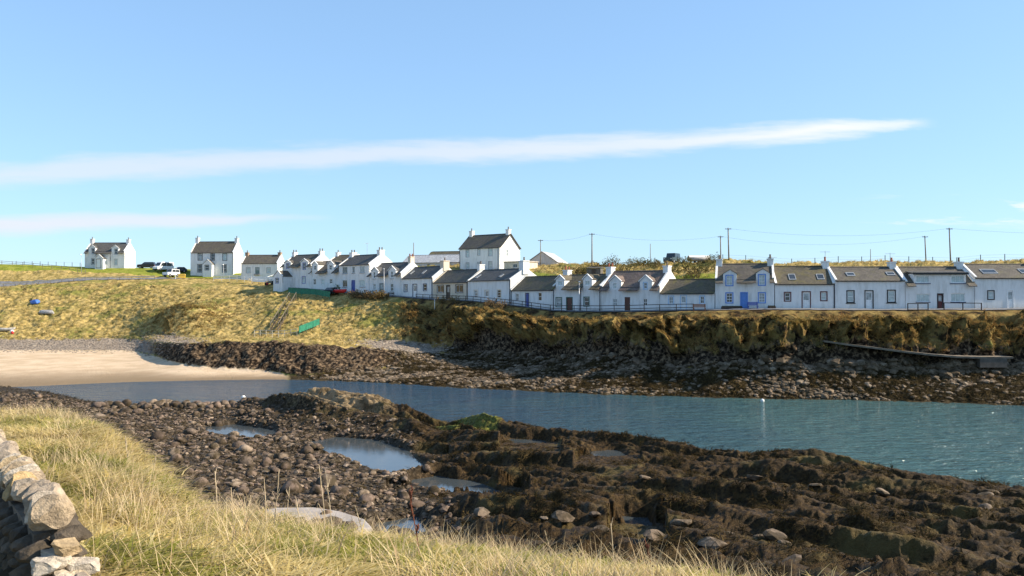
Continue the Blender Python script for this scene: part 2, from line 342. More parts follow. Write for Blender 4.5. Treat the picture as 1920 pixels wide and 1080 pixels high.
fpx = make_cols(-150, 2070, 2.3, -2600, 4600)
ft, FD, FZ, FDk, FZk = loft(FC, NROW, fpx, 22)
_w = 0
FM = {k: kindmask(FC, fpx, ft, v, 14) for k, v in dict(sand='s', peb='p', weed='bw', rock='r', grass='g', cliff='c', lawn='l').items()}
PXF0 = fpx[None, :]*np.ones_like(FD)
FP = np.stack([(fpx-960)[None, :]/F*FD, FD, FZ], -1)
FP0 = FP.copy()
nrm = grid_normals(FP)
big = fbm(FP, .10, 3, .5, 1); med = fbm(FP, .38, 4, .55, 2); fine = fbm(FP, 1.5, 3, .5, 3); rid = fbm(FP*np.array([1, 1, .45]), .32, 4, .5, 4, True)
_j = .9*fbm(np.stack([PXF0*.01, PXF0*0, ft[:, None]*.5+PXF0*0], -1), 2.4, 4, .6, 79); _up = sstep(ft, 3.6, 4.0)[:, None]*(1-sstep(ft[:, None]-_j*3.0, 3.7, 4.2))*sstep(PXF0, 850, 920); FM['rock'] = np.clip(FM['rock']+_up*FM['cliff'], 0, 1); FM['cliff'] = FM['cliff']*(1-_up)
amp = FM['sand']*(.10*big+.015*fine)+FM['peb']*(.15*med+.10*fine)+FM['weed']*(.30*med+.25*fine+.12*rid)+FM['rock']*(.75*rid+.5*med+.3*fine)
tuss = np.abs(fbm(FP, .75, 3, .5, 6)); tuss2 = np.abs(fbm(FP, 1.6, 2, .5, 16))
amp += FM['grass']*(1.1*big+.75*med+1.1*(.28-tuss)+.4*(.25-tuss2))+FM['cliff']*(1.5*rid+1.6*med+2.0*(.25-tuss)+1.4*(.25-tuss2)+.5*fine)+FM['lawn']*.12*med
# bumps: the dark hump of brambles left of the steps, the green bluff, the shaded gully at the far right
def bump(px, d, a, rp, rd): return a*np.exp(-((fpx[None, :]-px)/rp)**2-((FD-d)/rd)**2)
amp += bump(365, 160, 2.6, 42, 7)+bump(330, 165, 1.6, 30, 6)+bump(530, 158, .8, 50, 8)
amp += bump(1480, 95.3, 1.4, 45, 2.0)+bump(1640, 95, 1.4, 70, 2.2)+bump(1770, 95, 1.6, 40, 2.2)-bump(1875, 97, 3.0, 42, 3.2)-bump(1290, 99, 1.6, 40, 3)-bump(1400, 96, 1.2, 30, 3)+bump(1150, 104, 1.5, 60, 3)+bump(940, 121, 1.5, 40, 4)-bump(825, 138, 2.2, 35, 8)
gul = fbm(FP*np.array([1, .25, .30])+FP[..., 2:3]*np.array([.35, 0, 0]), .16, 3, .55, 71, True)
amp += FM['cliff']*(1.5*gul)*np.clip((PXF0-760)/120, 0, 1)
amp *= (1-sstep(ft, 12, 12.6))[:, None]
amp *= 1-.6*(sstep(ft, 6.3, 6.9)*(1-sstep(ft, 8.6, 9)))[:, None]
nearhouse = sstep(ft, 6.0, 6.9)[:, None]*(1-sstep(ft, 9, 10))[:, None]*(fpx[None, :] > 520); amp *= 1-.92*nearhouse
but = fbm(np.stack([PXF0*.01, PXF0*0, ft[:, None]*.22+PXF0*.0015], -1), 1.5, 3, .55, 73)*1.7+fbm(np.stack([PXF0*.01, PXF0*0+9, ft[:, None]*.3-PXF0*.002], -1), 4.2, 2, .5, 75)*.8
bw = FM['cliff']*sstep(ft, 2.9, 4.2)[:, None]*(1-sstep(ft, 5.6, 6.8))[:, None]*np.clip((PXF0-760)/100, 0, 1)
FP = FP+nrm*amp[..., None]
FP[..., 1] -= but*bw*3.4
capz = np.array([rowz(p)-.12 if p > 535 else 99. for p in fpx])
FP[..., 2] = np.where((ft[:, None] > 3)&(ft[:, None] < 7.2)&(fpx[None, :] < 1826), np.minimum(FP[..., 2], capz[None, :]-np.clip(.9-1.6*fbm(FP, .35, 3, .5, 97), 0, 2)*(1-sstep(ft, 6.3, 7.1))[:, None]*sstep(PXF0, 780, 860)), FP[..., 2])
FP[..., 2] = np.where((ft[:, None] > 10)&(ft[:, None] < 12), FP[..., 2]+.5*big*sstep(fpx, 1000, 1100)[None, :], FP[..., 2])
def zfar(px, d):                                     # ground height on the far side
    c = int(np.clip(np.searchsorted(fpx, px), 1, len(fpx)-1)); c = c if abs(fpx[c]-px) < abs(fpx[c-1]-px) else c-1
    col = FP[:, c]; k = np.argmin(np.abs(FP0[:, c, 1]-d)); lo, hi = max(0, k-1), min(len(col)-1, k+1)
    ys = col[lo:hi+1, 1]; zs = col[lo:hi+1, 2]; o = np.argsort(ys); return float(np.interp(d, ys[o], zs[o]))
def gfar(px, d, dz=0.0): return Vector((xat(px, d), d, zfar(px, d)+dz))

# ---------------------------------------------------------------- near shore
NC = []
def ncol(px, crest, foot, a, b, r7, edge):
    dc, yc = crest; zc = zat(yc, dc); z1 = 9.1
    NC.append((px, [(1.0, 9.42), (4.2, z1), (4.2+(dc-4.2)*.55, z1+(zc-z1)*.5+.05), (dc, zc), (dc+(foot[0]-dc)*.35, zc+(foot[1]-zc)*.55), foot, a, b, r7, (edge, 0), (edge+9, -2.6)], ''))
ncol(-900, (24, 780), (45, 1.8), (60, 1.4), (75, 1.0), (90, .7), 108)
ncol(0, (22, 772), (45, 1.8), (60, 1.3), (75, 1.0), (88, .7), 101)
ncol(100, (21.5, 774), (44, 1.8), (58, 1.3), (72, 1.0), (85, .7), 94)
ncol(170, (20.5, 798), (43, 1.9), (57, 1.4), (70, 1.1), (78, .9), 85)
ncol(250, (17.5, 865), (38, 2.0), (52, 1.5), (66, 1.1), (75, 1.1), 82)
ncol(315, (14.5, 930), (36, 2.1), (50, 1.5), (64, 1.1), (74, 1.15), 81)
ncol(345, (13.5, 962), (35, 2.2), (48, 1.5), (64, 1.0), (74, 1.15), 81)
ncol(440, (13, 976), (34, 2.3), (46, 1.5), (63, .95), (73, 1.2), 80.5)
ncol(500, (12.8, 986), (33, 2.3), (46, 1.4), (62, .95), (70.5, 1.9), 80)
ncol(560, (12.6, 994), (33, 2.3), (46, 1.4), (61, .95), (70, 2.25), 78)
ncol(620, (12.3, 1004), (32.5, 2.3), (45, 1.3), (60, .95), (69, 2.5), 77)
ncol(700, (12, 1017), (32, 2.3), (45, 1.15), (58, .95), (67.5, 1.95), 74)
ncol(780, (11.7, 1028), (31, 2.3), (43, 1.2), (55, 1.0), (64, 1.1), 69.5)
ncol(825, (11.5, 1034), (30.5, 2.3), (42, 1.3), (54, 1.0), (62, .5), 67)
ncol(870, (11.4, 1040), (30, 2.4), (42, 1.4), (52, 1.2), (60.5, 1.25), 66)
ncol(960, (11.1, 1056), (28, 2.6), (40, 1.5), (52, 1.3), (62, 1.15), 67)
ncol(1100, (10.8, 1072), (26.5, 2.8), (38, 1.7), (48, 1.5), (57, 1.1), 61)
ncol(1200, (10.6, 1086), (25.5, 2.8), (36, 1.9), (45, 1.6), (52.5, 1.05), 56.5)
ncol(1350, (10.2, 1110), (25, 2.7), (34, 2.0), (42, 1.7), (49.5, .85), 53)
ncol(1500, (9.5, 1149), (25, 2.6), (33, 2.1), (41, 1.8), (48, 1.35), 51.5)
ncol(1700, (8.8, 1204), (24, 2.6), (31, 2.0), (38, 1.6), (44, .95), 47.5)
ncol(1920, (8, 1284), (23, 2.5), (29, 1.9), (35, 1.5), (40.5, .95), 43.5)
ncol(2700, (7.5, 1384), (21, 2.4), (26, 1.8), (31, 1.4), (35, .9), 38)
npx = make_cols(-180, 2100, 2.1, -3600, 5200)
nt_, ND, NZ, NDk, NZk = loft(NC, [10, 26, 34, 18, 22, 70, 90, 110, 60, 10], npx, 16)
NP = np.stack([(npx-960)[None, :]/F*ND, ND, smooth_rows(NZ, 3)], -1)
tcol = nt_[:, None]*np.ones_like(ND)
grassm = 1-sstep(tcol+.25*fbm(NP, .6, 3, .5, 9), 3.3, 3.9)
islm = np.exp(-((npx-640)/150)**2)[None, :]*sstep(tcol, 7.1, 7.8)
leftm = 1-sstep(npx[None, :]*np.ones_like(ND)+(tcol-5)*40+60*fbm(NP, .15, 3, .5, 21), 760, 930)
rockm = np.clip((1-leftm)+islm*1.3, 0, 1)*(1-grassm); fieldm = np.clip(leftm-islm*1.3, 0, 1)*(1-grassm)
nn = grid_normals(NP)
# strata run from the island towards the lower right
ca, sa = .76, -.65
U = NP[..., 0]*ca+NP[..., 1]*sa; V = -NP[..., 0]*sa+NP[..., 1]*ca
Q = np.stack([U*.15, V, NP[..., 2]*.8], -1)
s1 = fbm(Q, .26, 3, .5, 31, True); s2 = fbm(Q, .85, 4, .55, 33, True); iso = fbm(NP, .55, 4, .55, 35); fin = fbm(NP, 2.4, 4, .6, 37); lump = np.abs(fbm(NP, 1.0, 3, .55, 39)); big2 = fbm(NP, .11, 2, .5, 41)
edgef = 1-.65*sstep(tcol, 8.2, 9.0)
step_ = np.floor((V*.42+.55*iso+.8*big2))+sstep((V*.42+.55*iso+.8*big2) % 1.0, .55, .95)-(V*.42+.55*iso+.8*big2)   # ledges dipping away from the eye
namp = rockm*(.80*s1+.30*s2+.15*iso+.10*fin+.30*(.25-lump)+.62*step_)*edgef+fieldm*(.16*iso+.16*fin+.25*(.22-lump))+grassm*(.16*fbm(NP, .5, 3, .5, 44)+.05*fbm(NP, 2, 2, .5, 45))
namp += islm*(.10*iso+.22*s2)
namp *= 1-(1-sstep(tcol, .4, 1.2))*.8
NP2 = NP.copy(); NP2[..., 2] += namp*.9; NP2 += nn*(namp*.25)[..., None]
NP2[..., 0] += rockm*.25*fbm(NP+7.7, .9, 3, .5, 51); NP2[..., 1] += rockm*.25*fbm(NP-5.1, .9, 3, .5, 52)
# green mound
gm = np.exp(-((npx[None, :]-880)/52)**2-((ND-60.5)/2.6)**2); NP2[..., 2] += gm*.55
greenm = np.clip(gm*1.2, 0, 1)
# rock pools: outlines drawn on the shore at each pool's own level
POOLS = [('z', .80, [(392, 803), (440, 799), (500, 806), (522, 817), (470, 823), (410, 815)]),
         ('z', .78, [(596, 833), (640, 826), (700, 830), (748, 845), (795, 880), (735, 889), (690, 876), (655, 860), (612, 846)]),
         ('z', .80, [(790, 902), (822, 897), (885, 905), (955, 932), (900, 934), (840, 926), (780, 911)]),
         ('z', 1.25, [(1108, 849), (1150, 847), (1180, 860), (1130, 863)]),
         ('z', 1.05, [(962, 826), (1012, 826), (1024, 836), (975, 836)]),
         ('z', 1.75, [(712, 985), (775, 975), (795, 1003), (735, 1006)]),
         ('z', 1.90, [(1172, 972), (1208, 974), (1214, 990), (1180, 988)])]
def seg_dist(X, Y, poly):
    d = np.full(X.shape, 1e9); ins = np.zeros(X.shape, bool); n = len(poly)
    for k in range(n):
        (x0, y0), (x1, y1) = poly[k], poly[(k+1) % n]; dx, dy = x1-x0, y1-y0
        t = np.clip(((X-x0)*dx+(Y-y0)*dy)/(dx*dx+dy*dy), 0, 1); d = np.minimum(d, np.hypot(X-x0-t*dx, Y-y0-t*dy))
        c = ((y0 > Y) != (y1 > Y))&(X < (x1-x0)*(Y-y0)/(y1-y0+1e-12)+x0); ins ^= c
    return np.where(ins, -d, d)
pool_polys = []
for _, zp, pp in POOLS:
    mx_, my_ = np.mean([q[0] for q in pp]), np.mean([q[1] for q in pp]); pp = [(mx_+(a-mx_)*1.12, my_+(b_-my_)*1.2) for a, b_ in pp]
    poly = [(xat(px, ydist(py, zp)), ydist(py, zp)) for px, py in pp]; pool_polys.append((zp, poly))
    sd_ = seg_dist(NP2[..., 0], NP2[..., 1], poly)+.3*fbm(NP2, .9, 3, .5, 61)
    inside = 1-sstep(sd_, -.1, .6); rim = (1-sstep(sd_, .6, 1.8))*(1-inside)
    NP2[..., 2] = NP2[..., 2]*(1-inside)+inside*(zp-.30+.1*fin)
    NP2[..., 2] = np.where(rim > 0, np.maximum(NP2[..., 2], NP2[..., 2]*(1-rim)+rim*(zp+.07)), NP2[..., 2])
    # nothing between a pool and the eye stands high enough to hide it
    front_ = np.zeros_like(sd_); cx_ = np.mean([p[0] for p in poly]); cy_ = np.mean([p[1] for p in poly]); w_ = (max(p[0] for p in poly)-min(p[0] for p in poly))/2+.6
    fr = np.exp(-((NP2[..., 0]-cx_*(NP2[..., 1]/cy_))/w_)**4)*(NP2[..., 1] < cy_)*(NP2[..., 1] > cy_-9)*(1-grassm)
    NP2[..., 2] = np.where((fr > .3)&(inside < .5), np.minimum(NP2[..., 2], zp+.05+.11*(cy_-NP2[..., 1])+.2*(fin+.5*s2)), NP2[..., 2])
FLAT_N = NP2
def znear(x, y):
    px = 960+x/y*F; c = int(np.clip(np.searchsorted(npx, px), 1, len(npx)-1)); c = c if abs(npx[c]-px) < abs(npx[c-1]-px) else c-1
    k = int(np.argmin(np.abs(NP2[:, c, 1]-y))); return float(NP2[k, c, 2])

# ---------------------------------------------------------------- ground materials
def attr(nt, n): a = N(nt, 'ShaderNodeAttribute'); a.attribute_name = n; return a.outputs['Fac']
def ground_base(name):
    m = bpy.data.materials.new(name); m.use_nodes = True; nt = m.node_tree; b = nt.nodes['Principled BSDF']; b.inputs['Specular IOR Level'].default_value = .06
    g = N(nt, 'ShaderNodeNewGeometry'); return m, nt, b, g.outputs['Position']
def grass_col(nt, P, s=1.0):
    a = noise(nt, P, .12*s, 4, .6); c = noise(nt, P, .9*s, 5, .65); e = noise(nt, P, 4.0*s, 4, .7)
    col = mixc(nt, smooth(nt, c, .38, .62), (.21, .16, .05), (.44, .32, .125))
    col = mixc(nt, math_n(nt, 'MULTIPLY', smooth(nt, a, .48, .66), .8), col, (.15, .16, .035))
    col = mixc(nt, math_n(nt, 'MULTIPLY', smooth(nt, e, .55, .75), .6), col, (.20, .115, .05))
    return col
def bump_of(nt, b, h, dist, st=1.0):
    bp = N(nt, 'ShaderNodeBump'); bp.inputs['Strength'].default_value = st; bp.inputs['Distance'].default_value = dist; L(nt, h, bp.inputs['Height']); L(nt, bp.outputs[0], b.inputs['Normal'])

m, nt, b, P = ground_base('far_shore_ground')
gcol = grass_col(nt, P)
ncl = noise(nt, P, .55, 5, .65); ncl2 = noise(nt, P, 2.2, 4, .65)
cliffc = mixc(nt, smooth(nt, ncl, .40, .58), (.03, .02, .010), (.25, .175, .06)); cliffc = mixc(nt, math_n(nt, 'MULTIPLY', smooth(nt, ncl2, .5, .7), .7), cliffc, (.16, .075, .028))  # turf and bracken tones; the near-black one paints in the cliff's shade
rockc = mixc(nt, smooth(nt, ncl2, .42, .72), (.014, .010, .007), (.24, .165, .10)); vor = N(nt, 'ShaderNodeTexVoronoi'); vor.inputs['Scale'].default_value = 2.6; L(nt, P, vor.inputs['Vector'])
vcol = ramp(nt, vor.outputs['Color'], [(.1, (.10, .08, .06)), (.5, (.22, .175, .135)), (.95, (.38, .31, .24))])
pebc = mixc(nt, smooth(nt, noise(nt, P, 6, 4, .7), .35, .65), (.17, .14, .11), (.38, .31, .245)); pebc = mixc(nt, .5, pebc, vcol)
weedc = mixc(nt, smooth(nt, ncl2, .45, .7), (.030, .022, .011), (.10, .075, .04)); weedc = mixc(nt, math_n(nt, 'MULTIPLY', smooth(nt, ncl, .56, .74), .3), weedc, vcol)
sandc = mixc(nt, smooth(nt, noise(nt, P, .3, 5, .6), .3, .7), (.46, .34, .22), (.60, .46, .32)); sandc = mixc(nt, math_n(nt, 'MULTIPLY', smooth(nt, noise(nt, P, 1.3, 6, .7), .62, .72), .6), sandc, (.10, .075, .045))
lawnc = mixc(nt, smooth(nt, noise(nt, P, .5, 5, .65), .35, .65), (.14, .165, .02), (.25, .255, .045))
sxyz = N(nt, 'ShaderNodeSeparateXYZ'); L(nt, P, sxyz.inputs[0]); wet = smooth(nt, sxyz.outputs[2], .05, .5, 1, 0)
sandc = mixc(nt, wet, sandc, (.22, .16, .10))
def jit(a, s=.35): return math_n(nt, 'ADD', a, math_n(nt, 'MULTIPLY_ADD', noise(nt, P, 1.1, 4, .7), s*2, -s))
col = gcol
for nm, c in (('cliff', cliffc), ('lawn', lawnc), ('peb', pebc), ('rock', rockc), ('weed', weedc), ('sand', sandc)):
    col = mixc(nt, smooth(nt, jit(attr(nt, nm)), .35, .6), col, c)
L(nt, col, b.inputs['Base Color']); b.inputs['Roughness'].default_value = .9
bump_of(nt, b, math_n(nt, 'ADD', noise(nt, P, 2.5, 6, .75), math_n(nt, 'MULTIPLY', attr(nt, 'peb'), math_n(nt, 'MULTIPLY', vor.outputs['Distance'], -1.0))), .22, .8)
far_shore = grid_mesh('terrain', FP, FM, m); tag(far_shore, kind='structure', label='far shore with beach, cliff, rough grass slope and hilltop')

m, nt, b, P = ground_base('near_shore_ground')
gcol = grass_col(nt, P, 4.0)
mp = N(nt, 'ShaderNodeMapping'); mp.inputs['Rotation'].default_value = (0, 0, math.atan2(.65, .76)); mp.inputs['Scale'].default_value = (.3, 1.0, 1.0); L(nt, P, mp.inputs['Vector'])
ns = noise(nt, mp.outputs[0], 1.4, 6, .68); nf = noise(nt, P, 5.5, 6, .72); nb = noise(nt, P, .35, 3)
weedc = mixc(nt, smooth(nt, nf, .35, .7), (.014, .009, .004), (.085, .050, .017))
weedc = mixc(nt, math_n(nt, 'MULTIPLY', smooth(nt, nb, .52, .68), .75), weedc, (.12, .088, .028))
stone = mixc(nt, smooth(nt, nf, .3, .7), (.06, .039, .021), (.25, .165, .09)); stone = mixc(nt, smooth(nt, ns, .5, .62), stone, (.13, .082, .032))
sel = smooth(nt, math_n(nt, 'ADD', math_n(nt, 'MULTIPLY', ns, .7), math_n(nt, 'MULTIPLY', nf, .45)), .66, .80)
rc = mixc(nt, sel, weedc, stone)
fieldc = mixc(nt, smooth(nt, nf, .45, .68), (.028, .020, .011), (.13, .10, .07))
mossc = mixc(nt, smooth(nt, nf, .4, .6), (.06, .055, .015), (.16, .16, .03))
col = mixc(nt, attr(nt, 'field'), rc, fieldc); col = mixc(nt, smooth(nt, math_n(nt, 'ADD', attr(nt, 'green'), math_n(nt, 'MULTIPLY_ADD', nf, .6, -.3)), .35, .65), col, mossc)
col = mixc(nt, smooth(nt, math_n(nt, 'ADD', attr(nt, 'isl'), math_n(nt, 'MULTIPLY_ADD', nf, 1.2, -.6)), .55, .95), col, mixc(nt, smooth(nt, ns, .4, .6), (.11, .075, .035), (.30, .215, .12)))
col = mixc(nt, attr(nt, 'grass'), col, gcol)
L(nt, col, b.inputs['Base Color']); b.inputs['Specular IOR Level'].default_value = .12
L(nt, ramp(nt, sel, [(0, .62), (1, .8)]), b.inputs['Roughness'])
bump_of(nt, b, math_n(nt, 'ADD', nf, math_n(nt, 'MULTIPLY', noise(nt, P, 16, 4, .7), .35)), .16, .9)
near_shore = grid_mesh('foreshore', NP2, dict(grass=grassm, rock=rockm, field=fieldm, isl=islm*sstep(NP2[..., 2], 1.0, 1.7), green=np.clip(greenm*1.3+.45*islm*sstep(npx[None, :]*np.ones_like(ND), 690, 740)*sstep(NP2[..., 2], 1.0, 1.5), 0, 1)), m)
tag(near_shore, kind='structure', label='grassy bank running down to a weedy rocky foreshore')

# ---------------------------------------------------------------- sea and pools
def water_mat(name, deep, shal, wave, scale):
    m = bpy.data.materials.new(name); m.use_nodes = True; nt = m.node_tree; b = nt.nodes['Principled BSDF']
    g = N(nt, 'ShaderNodeNewGeometry'); P = g.outputs['Position']; mp = N(nt, 'ShaderNodeMapping'); mp.inputs['Scale'].default_value = (.55, 1.5, 1); mp.inputs['Rotation'].default_value = (0, 0, .35); L(nt, P, mp.inputs['Vector'])
    n1 = noise(nt, mp.outputs[0], scale, 5, .6, .3); n2 = noise(nt, mp.outputs[0], scale*3.6, 4, .6, .3); n3 = noise(nt, P, .045, 4, .6)
    sp = N(nt, 'ShaderNodeSeparateXYZ'); L(nt, P, sp.inputs[0])
    f = math_n(nt, 'ADD', smooth(nt, sp.outputs[0], -8, 30), math_n(nt, 'MULTIPLY_ADD', n3, 1.6, -.8), clamp=True)
    L(nt, mixc(nt, f, deep, shal), b.inputs['Base Color']); b.inputs['Roughness'].default_value = .10; b.inputs['IOR'].default_value = 1.33; b.inputs['Specular IOR Level'].default_value = .5
    h = math_n(nt, 'ADD', n1, math_n(nt, 'MULTIPLY', n2, .35)); bump_of(nt, b, h, wave, 1.0); return m
WATER = water_mat('sea_water', (.026, .058, .092), (.055, .115, .118), .9, .55)
POOLW = water_mat('pool_water', (.05, .06, .065), (.05, .06, .065), .004, 1.5); POOLW.node_tree.nodes['Principled BSDF'].inputs['Specular IOR Level'].default_value = 1.0
me = bpy.data.meshes.new('sea'); me.from_pydata([(-700, 20, 0), (900, 20, 0), (900, 140, 0), (-700, 140, 0)], [], [(0, 1, 2, 3)])
sea = link('sea', me, WATER); tag(sea, 'calm blue green water of the narrow inlet', kind='structure')
for i, (zp, poly) in enumerate(pool_polys):
    cx_ = sum(p[0] for p in poly)/len(poly); cy_ = sum(p[1] for p in poly)/len(poly)
    pts = []
    for (x, y) in poly:
        d = math.hypot(x-cx_, y-cy_); pts.append((cx_+(x-cx_)*(1+.9/d), cy_+(y-cy_)*(1+.9/d), zp))
    o = MB().poly(pts).build('rock_pool_water', POOLW, fix=False); tag(o, kind='structure')
# deep base far below, so no gap shows beyond the sheets
me = bpy.data.meshes.new('seabed'); me.from_pydata([(-4000, -300, -3), (4000, -300, -3), (4000, 4000, -3), (-4000, 4000, -3)], [], [(0, 1, 2, 3)])
tag(link('seabed', me, mat('seabed_sand', (.20, .17, .11), .9)), 'sandy bed of the inlet', kind='structure')

# ---------------------------------------------------------------- houses
def grid_holes(us, ws, holes):
    us = sorted(set([round(u, 4) for u in us]+[round(h[k], 4) for h in holes for k in (0, 2)])); ws = sorted(set([round(w, 4) for w in ws]+[round(h[k], 4) for h in holes for k in (1, 3)]))
    out = []
    for a, b in zip(us, us[1:]):
        for c, d in zip(ws, ws[1:]):
            x, y = (a+b)/2, (c+d)/2
            if not any(h[0] < x < h[2] and h[1] < y < h[3] for h in holes): out.append((a, c, b, d))
    return out
def weld(o, solid=None, offset=-1):
    import bmesh
    bm = bmesh.new(); bm.from_mesh(o.data); bmesh.ops.remove_doubles(bm, verts=bm.verts, dist=.0008); bm.to_mesh(o.data); bm.free()
    if solid: md = o.modifiers.new('thick', 'SOLIDIFY'); md.thickness = solid; md.offset = offset
    return o
def window(h, r, sur, sw=.13, bars=(1, 1), glass=GLASS, sash='white', sill=None, y=0.0, sub=None):
    """r: outer rectangle (u0,w0,u1,w1); with sub, the pieces hang under that part instead"""
    u0, w0, u1, w1 = r; s = sw if sur else .0; hu0, hw0, hu1, hw1 = u0+s, w0+s, u1-s, w1-s; t = min(.07, (hu1-hu0)*.14)
    win = MB().ring(hu0-.01, hw0-.01, hu1+.01, hw1+.01, t+.01, y+.06, y+.11).build('window', PAINT[sash], sub or h)
    par = sub or win
    MB().quad((hu0, y+.10, hw0), (hu1, y+.10, hw0), (hu1, y+.10, hw1), (hu0, y+.10, hw1)).build('pane', glass, par, fix=False)
    nv, nh = bars
    for k in range(nh): wz = hw0+(hw1-hw0)*(k+1)/(nh+1); MB().box(hu0+t, y+.065, wz-.028, hu1-t, y+.098, wz+.028).build('glazing_bar', PAINT[sash], par)
    for k in range(nv): ux = hu0+(hu1-hu0)*(k+1)/(nv+1); MB().box(ux-.016, y+.07, hw0+t, ux+.016, y+.097, hw1-t).build('glazing_bar', PAINT[sash], par)
    if sur: MB().ring(u0, w0, u1, w1, s, y-.022, y+.05).build('surround', PAINT[sur], par)
    if sill: MB().box(u0-.08, y-.10, w0-.09, u1+.08, y+.05, w0-.003).build('sill', PAINT[sill], par)
    return (hu0, hw0, hu1, hw1)
def house(name, label, px0, d0, px1, d1, base_y, eave_y, ridge_y, depth=6.0, wall=WHITE, roof=SL1, chim='LR', wins=(), doors=(), dorms=(), sky_l=(), porch=None, pots=1, pot=POTG, chimw=(.75, 1.0), chim_h=None,
          sur=None, sill=None, dsur=None, bars=(0, 1), glass=None, pipes=(), aerial=(), box_dormer=None, cap=None, gable_win=(), skew=True, cat='house', group=None, over=.0, chim_mat=None, chim_px=None, base_z=None, gut=True, foot=1.6):
    A = Vector((xat(px0, d0), d0, 0)); B = Vector((xat(px1, d1), d1, 0)); Lh = (B-A).length; ang = math.atan2(B.y-A.y, B.x-A.x)
    nvec = Vector((math.sin(ang), -math.cos(ang), 0)); pm = (px0+px1)/2
    X = Vector((math.cos(ang), math.sin(ang), 0)); mid = (A+B)/2; z0 = base_z if base_z is not None else on_plane(pm, base_y, A, nvec).z
    ez = on_plane(pm, eave_y, A, nvec).z-z0; back = A-nvec*depth/2; rz_ = on_plane(pm, ridge_y, back, nvec).z-z0; rz_ = max(rz_, ez+depth*.28)
    h = thing(name, (A.x, A.y, z0), ang, label, cat, group or 'white harbour cottages')
    def loc(px, py): p = on_plane(px, py, A, nvec)-A; return p.dot(X), p.z-z0
    def rect(r): (a, b), (c, d) = loc(r[0], r[3]), loc(r[2], r[1]); return (a, b, c, d)
    e0 = .012; x0, x1 = e0, Lh-e0; slope = (rz_-ez)/(depth/2)
    holes = []; GL = [GLASS, GLASS, GLASS2, GLASS, GLASS3]
    for i, w in enumerate(wins):
        kw = dict(sur=sur, sill=sill, bars=bars, glass=glass or GL[(i+int(px0)) % 5]); kw.update(w[4] if len(w) > 4 else {}); holes.append(window(h, rect(w[:4]), **kw))
    for dsp in doors:
        u0, w0, u1, w1 = rect(dsp[:4]); colr = dsp[4]; dk = dsp[5] if len(dsp) > 5 else dsur; w0 = -.02; s = .12 if dk else .0
        if dk:
            f = MB(); f.box(u0, -.025, w0, u0+s, .06, w1); f.box(u1-s, -.025, w0, u1, .06, w1); f.box(u0+s, -.025, w1-s, u1-s, .06, w1)
        dr = MB().box(u0+s, .08, w0+.03, u1-s, .13, w1-s).build('door', PAINT[colr], h)
        if dk: f.build('door_surround', PAINT[dk], dr)
        ww = u1-u0-2*s; hh = w1-s-w0
        for k in (0, 1): MB().box(u0+s+ww*.16, .068, w0+.15+hh*.47*k, u1-s-ww*.16, .082, w0+hh*(.45+.47*k)).build('door_panel', PAINT[colr] if k == 0 or colr in ('blue', 'midblue', 'brown') else GLASS2, dr)
        MB().tube((u1-s-.12, .03, 1.0), (u1-s-.12, .09, 1.0), .028, n=8).build('door_handle', STEEL, dr)
        MB().box(u0-.12, -.45, -.35, u1+.12, -.004, .02).build('doorstep', CONC, h)
        holes.append((u0+s, -foot+.01, u1-s, w1-s) if False else (u0+s, w0, u1-s, w1-s))
    dcuts = []
    for dm in dorms:                                   # wall-head dormers rising through the eaves
        wr = rect(dm['win']); ua, ub = loc(dm['x'][0], 0)[0], loc(dm['x'][1], 0)[0]; uc = (ua+ub)/2; top = loc((dm['x'][0]+dm['x'][1])/2, dm['top'])[1]; hw = (ub-ua)/2
        eavd = max(ez+.25, min(wr[3]+.10, top-.35)); zb = min(wr[1]-.12, ez-.05); dd = dm.get('sur', sur); sw = .12 if dd else 0
        hole = (wr[0]+sw, wr[1]+sw, wr[2]-sw, wr[3]-sw); yback = min(depth/2, (top-ez)/slope+.1); ybe = min(depth/2, (eavd-ez)/slope+.1)
        body = MB(); yf = -.006
        for q in grid_holes([ua, ub], [zb, max(eavd, hole[3]+.02)], [hole]): body.quad((q[0], yf, q[1]), (q[2], yf, q[1]), (q[2], yf, q[3]), (q[0], yf, q[3]))
        ee = max(eavd, hole[3]+.02); body.poly([(ua, yf, ee), (ub, yf, ee), (uc, yf, top)])
        zl = ez-.05
        body.poly([(ua, yf, zl), (ua, yf, ee), (ua, ybe+.15, ee), (ua, ybe+.15, zl)]); body.poly([(ub, yf, ee), (ub, yf, zl), (ub, ybe+.15, zl), (ub, ybe+.15, ee)])
        d_o = weld(body.build('dormer', wall, h, fix=False))
        rf = MB(); ov = .10
        for sgn, ue in ((-1, ua), (1, ub)):
            sl = (top-ee)/hw; a_ = Vector((uc, yf-.08, top+.06)); b_ = Vector((ue+sgn*ov, yf-.08, ee-sl*ov+.06)); c_ = Vector((ue+sgn*ov, ybe+.2, ee-sl*ov+.06)); d_ = Vector((uc, yback+.1, top+.06)); q = [a_, b_, c_, d_]
            i = len(rf.v); rf.v += [tuple(p) for p in q]+[tuple(p-Vector((0, 0, .055))) for p in q]
            rf.f += [(i, i+1, i+2, i+3), (i+7, i+6, i+5, i+4)]+[(i+k, i+4+k, i+4+(k+1) % 4, i+(k+1) % 4) for k in range(4)]
        rf.build('dormer_roof', dm.get('roof', roof), d_o)
        if dm.get('skew', True):
            for sgn, ue in ((-1, ua), (1, ub)):
                MB().bar((uc, yf-.055, top+.075), (ue+sgn*(ov+.02), yf-.055, ee-(top-ee)/hw*(ov+.02)+.075), .17, .10).build('dormer_skew', PAINT['white'] if wall is WHITE else PAINT['cream'], d_o)
        window(h, wr, dd, .12, dm.get('bars', bars), dm.get('glass', GLASS3 if dm.get('i', 0) % 2 else GLASS), y=yf+.004, sub=d_o, sill=dm.get('sill'))
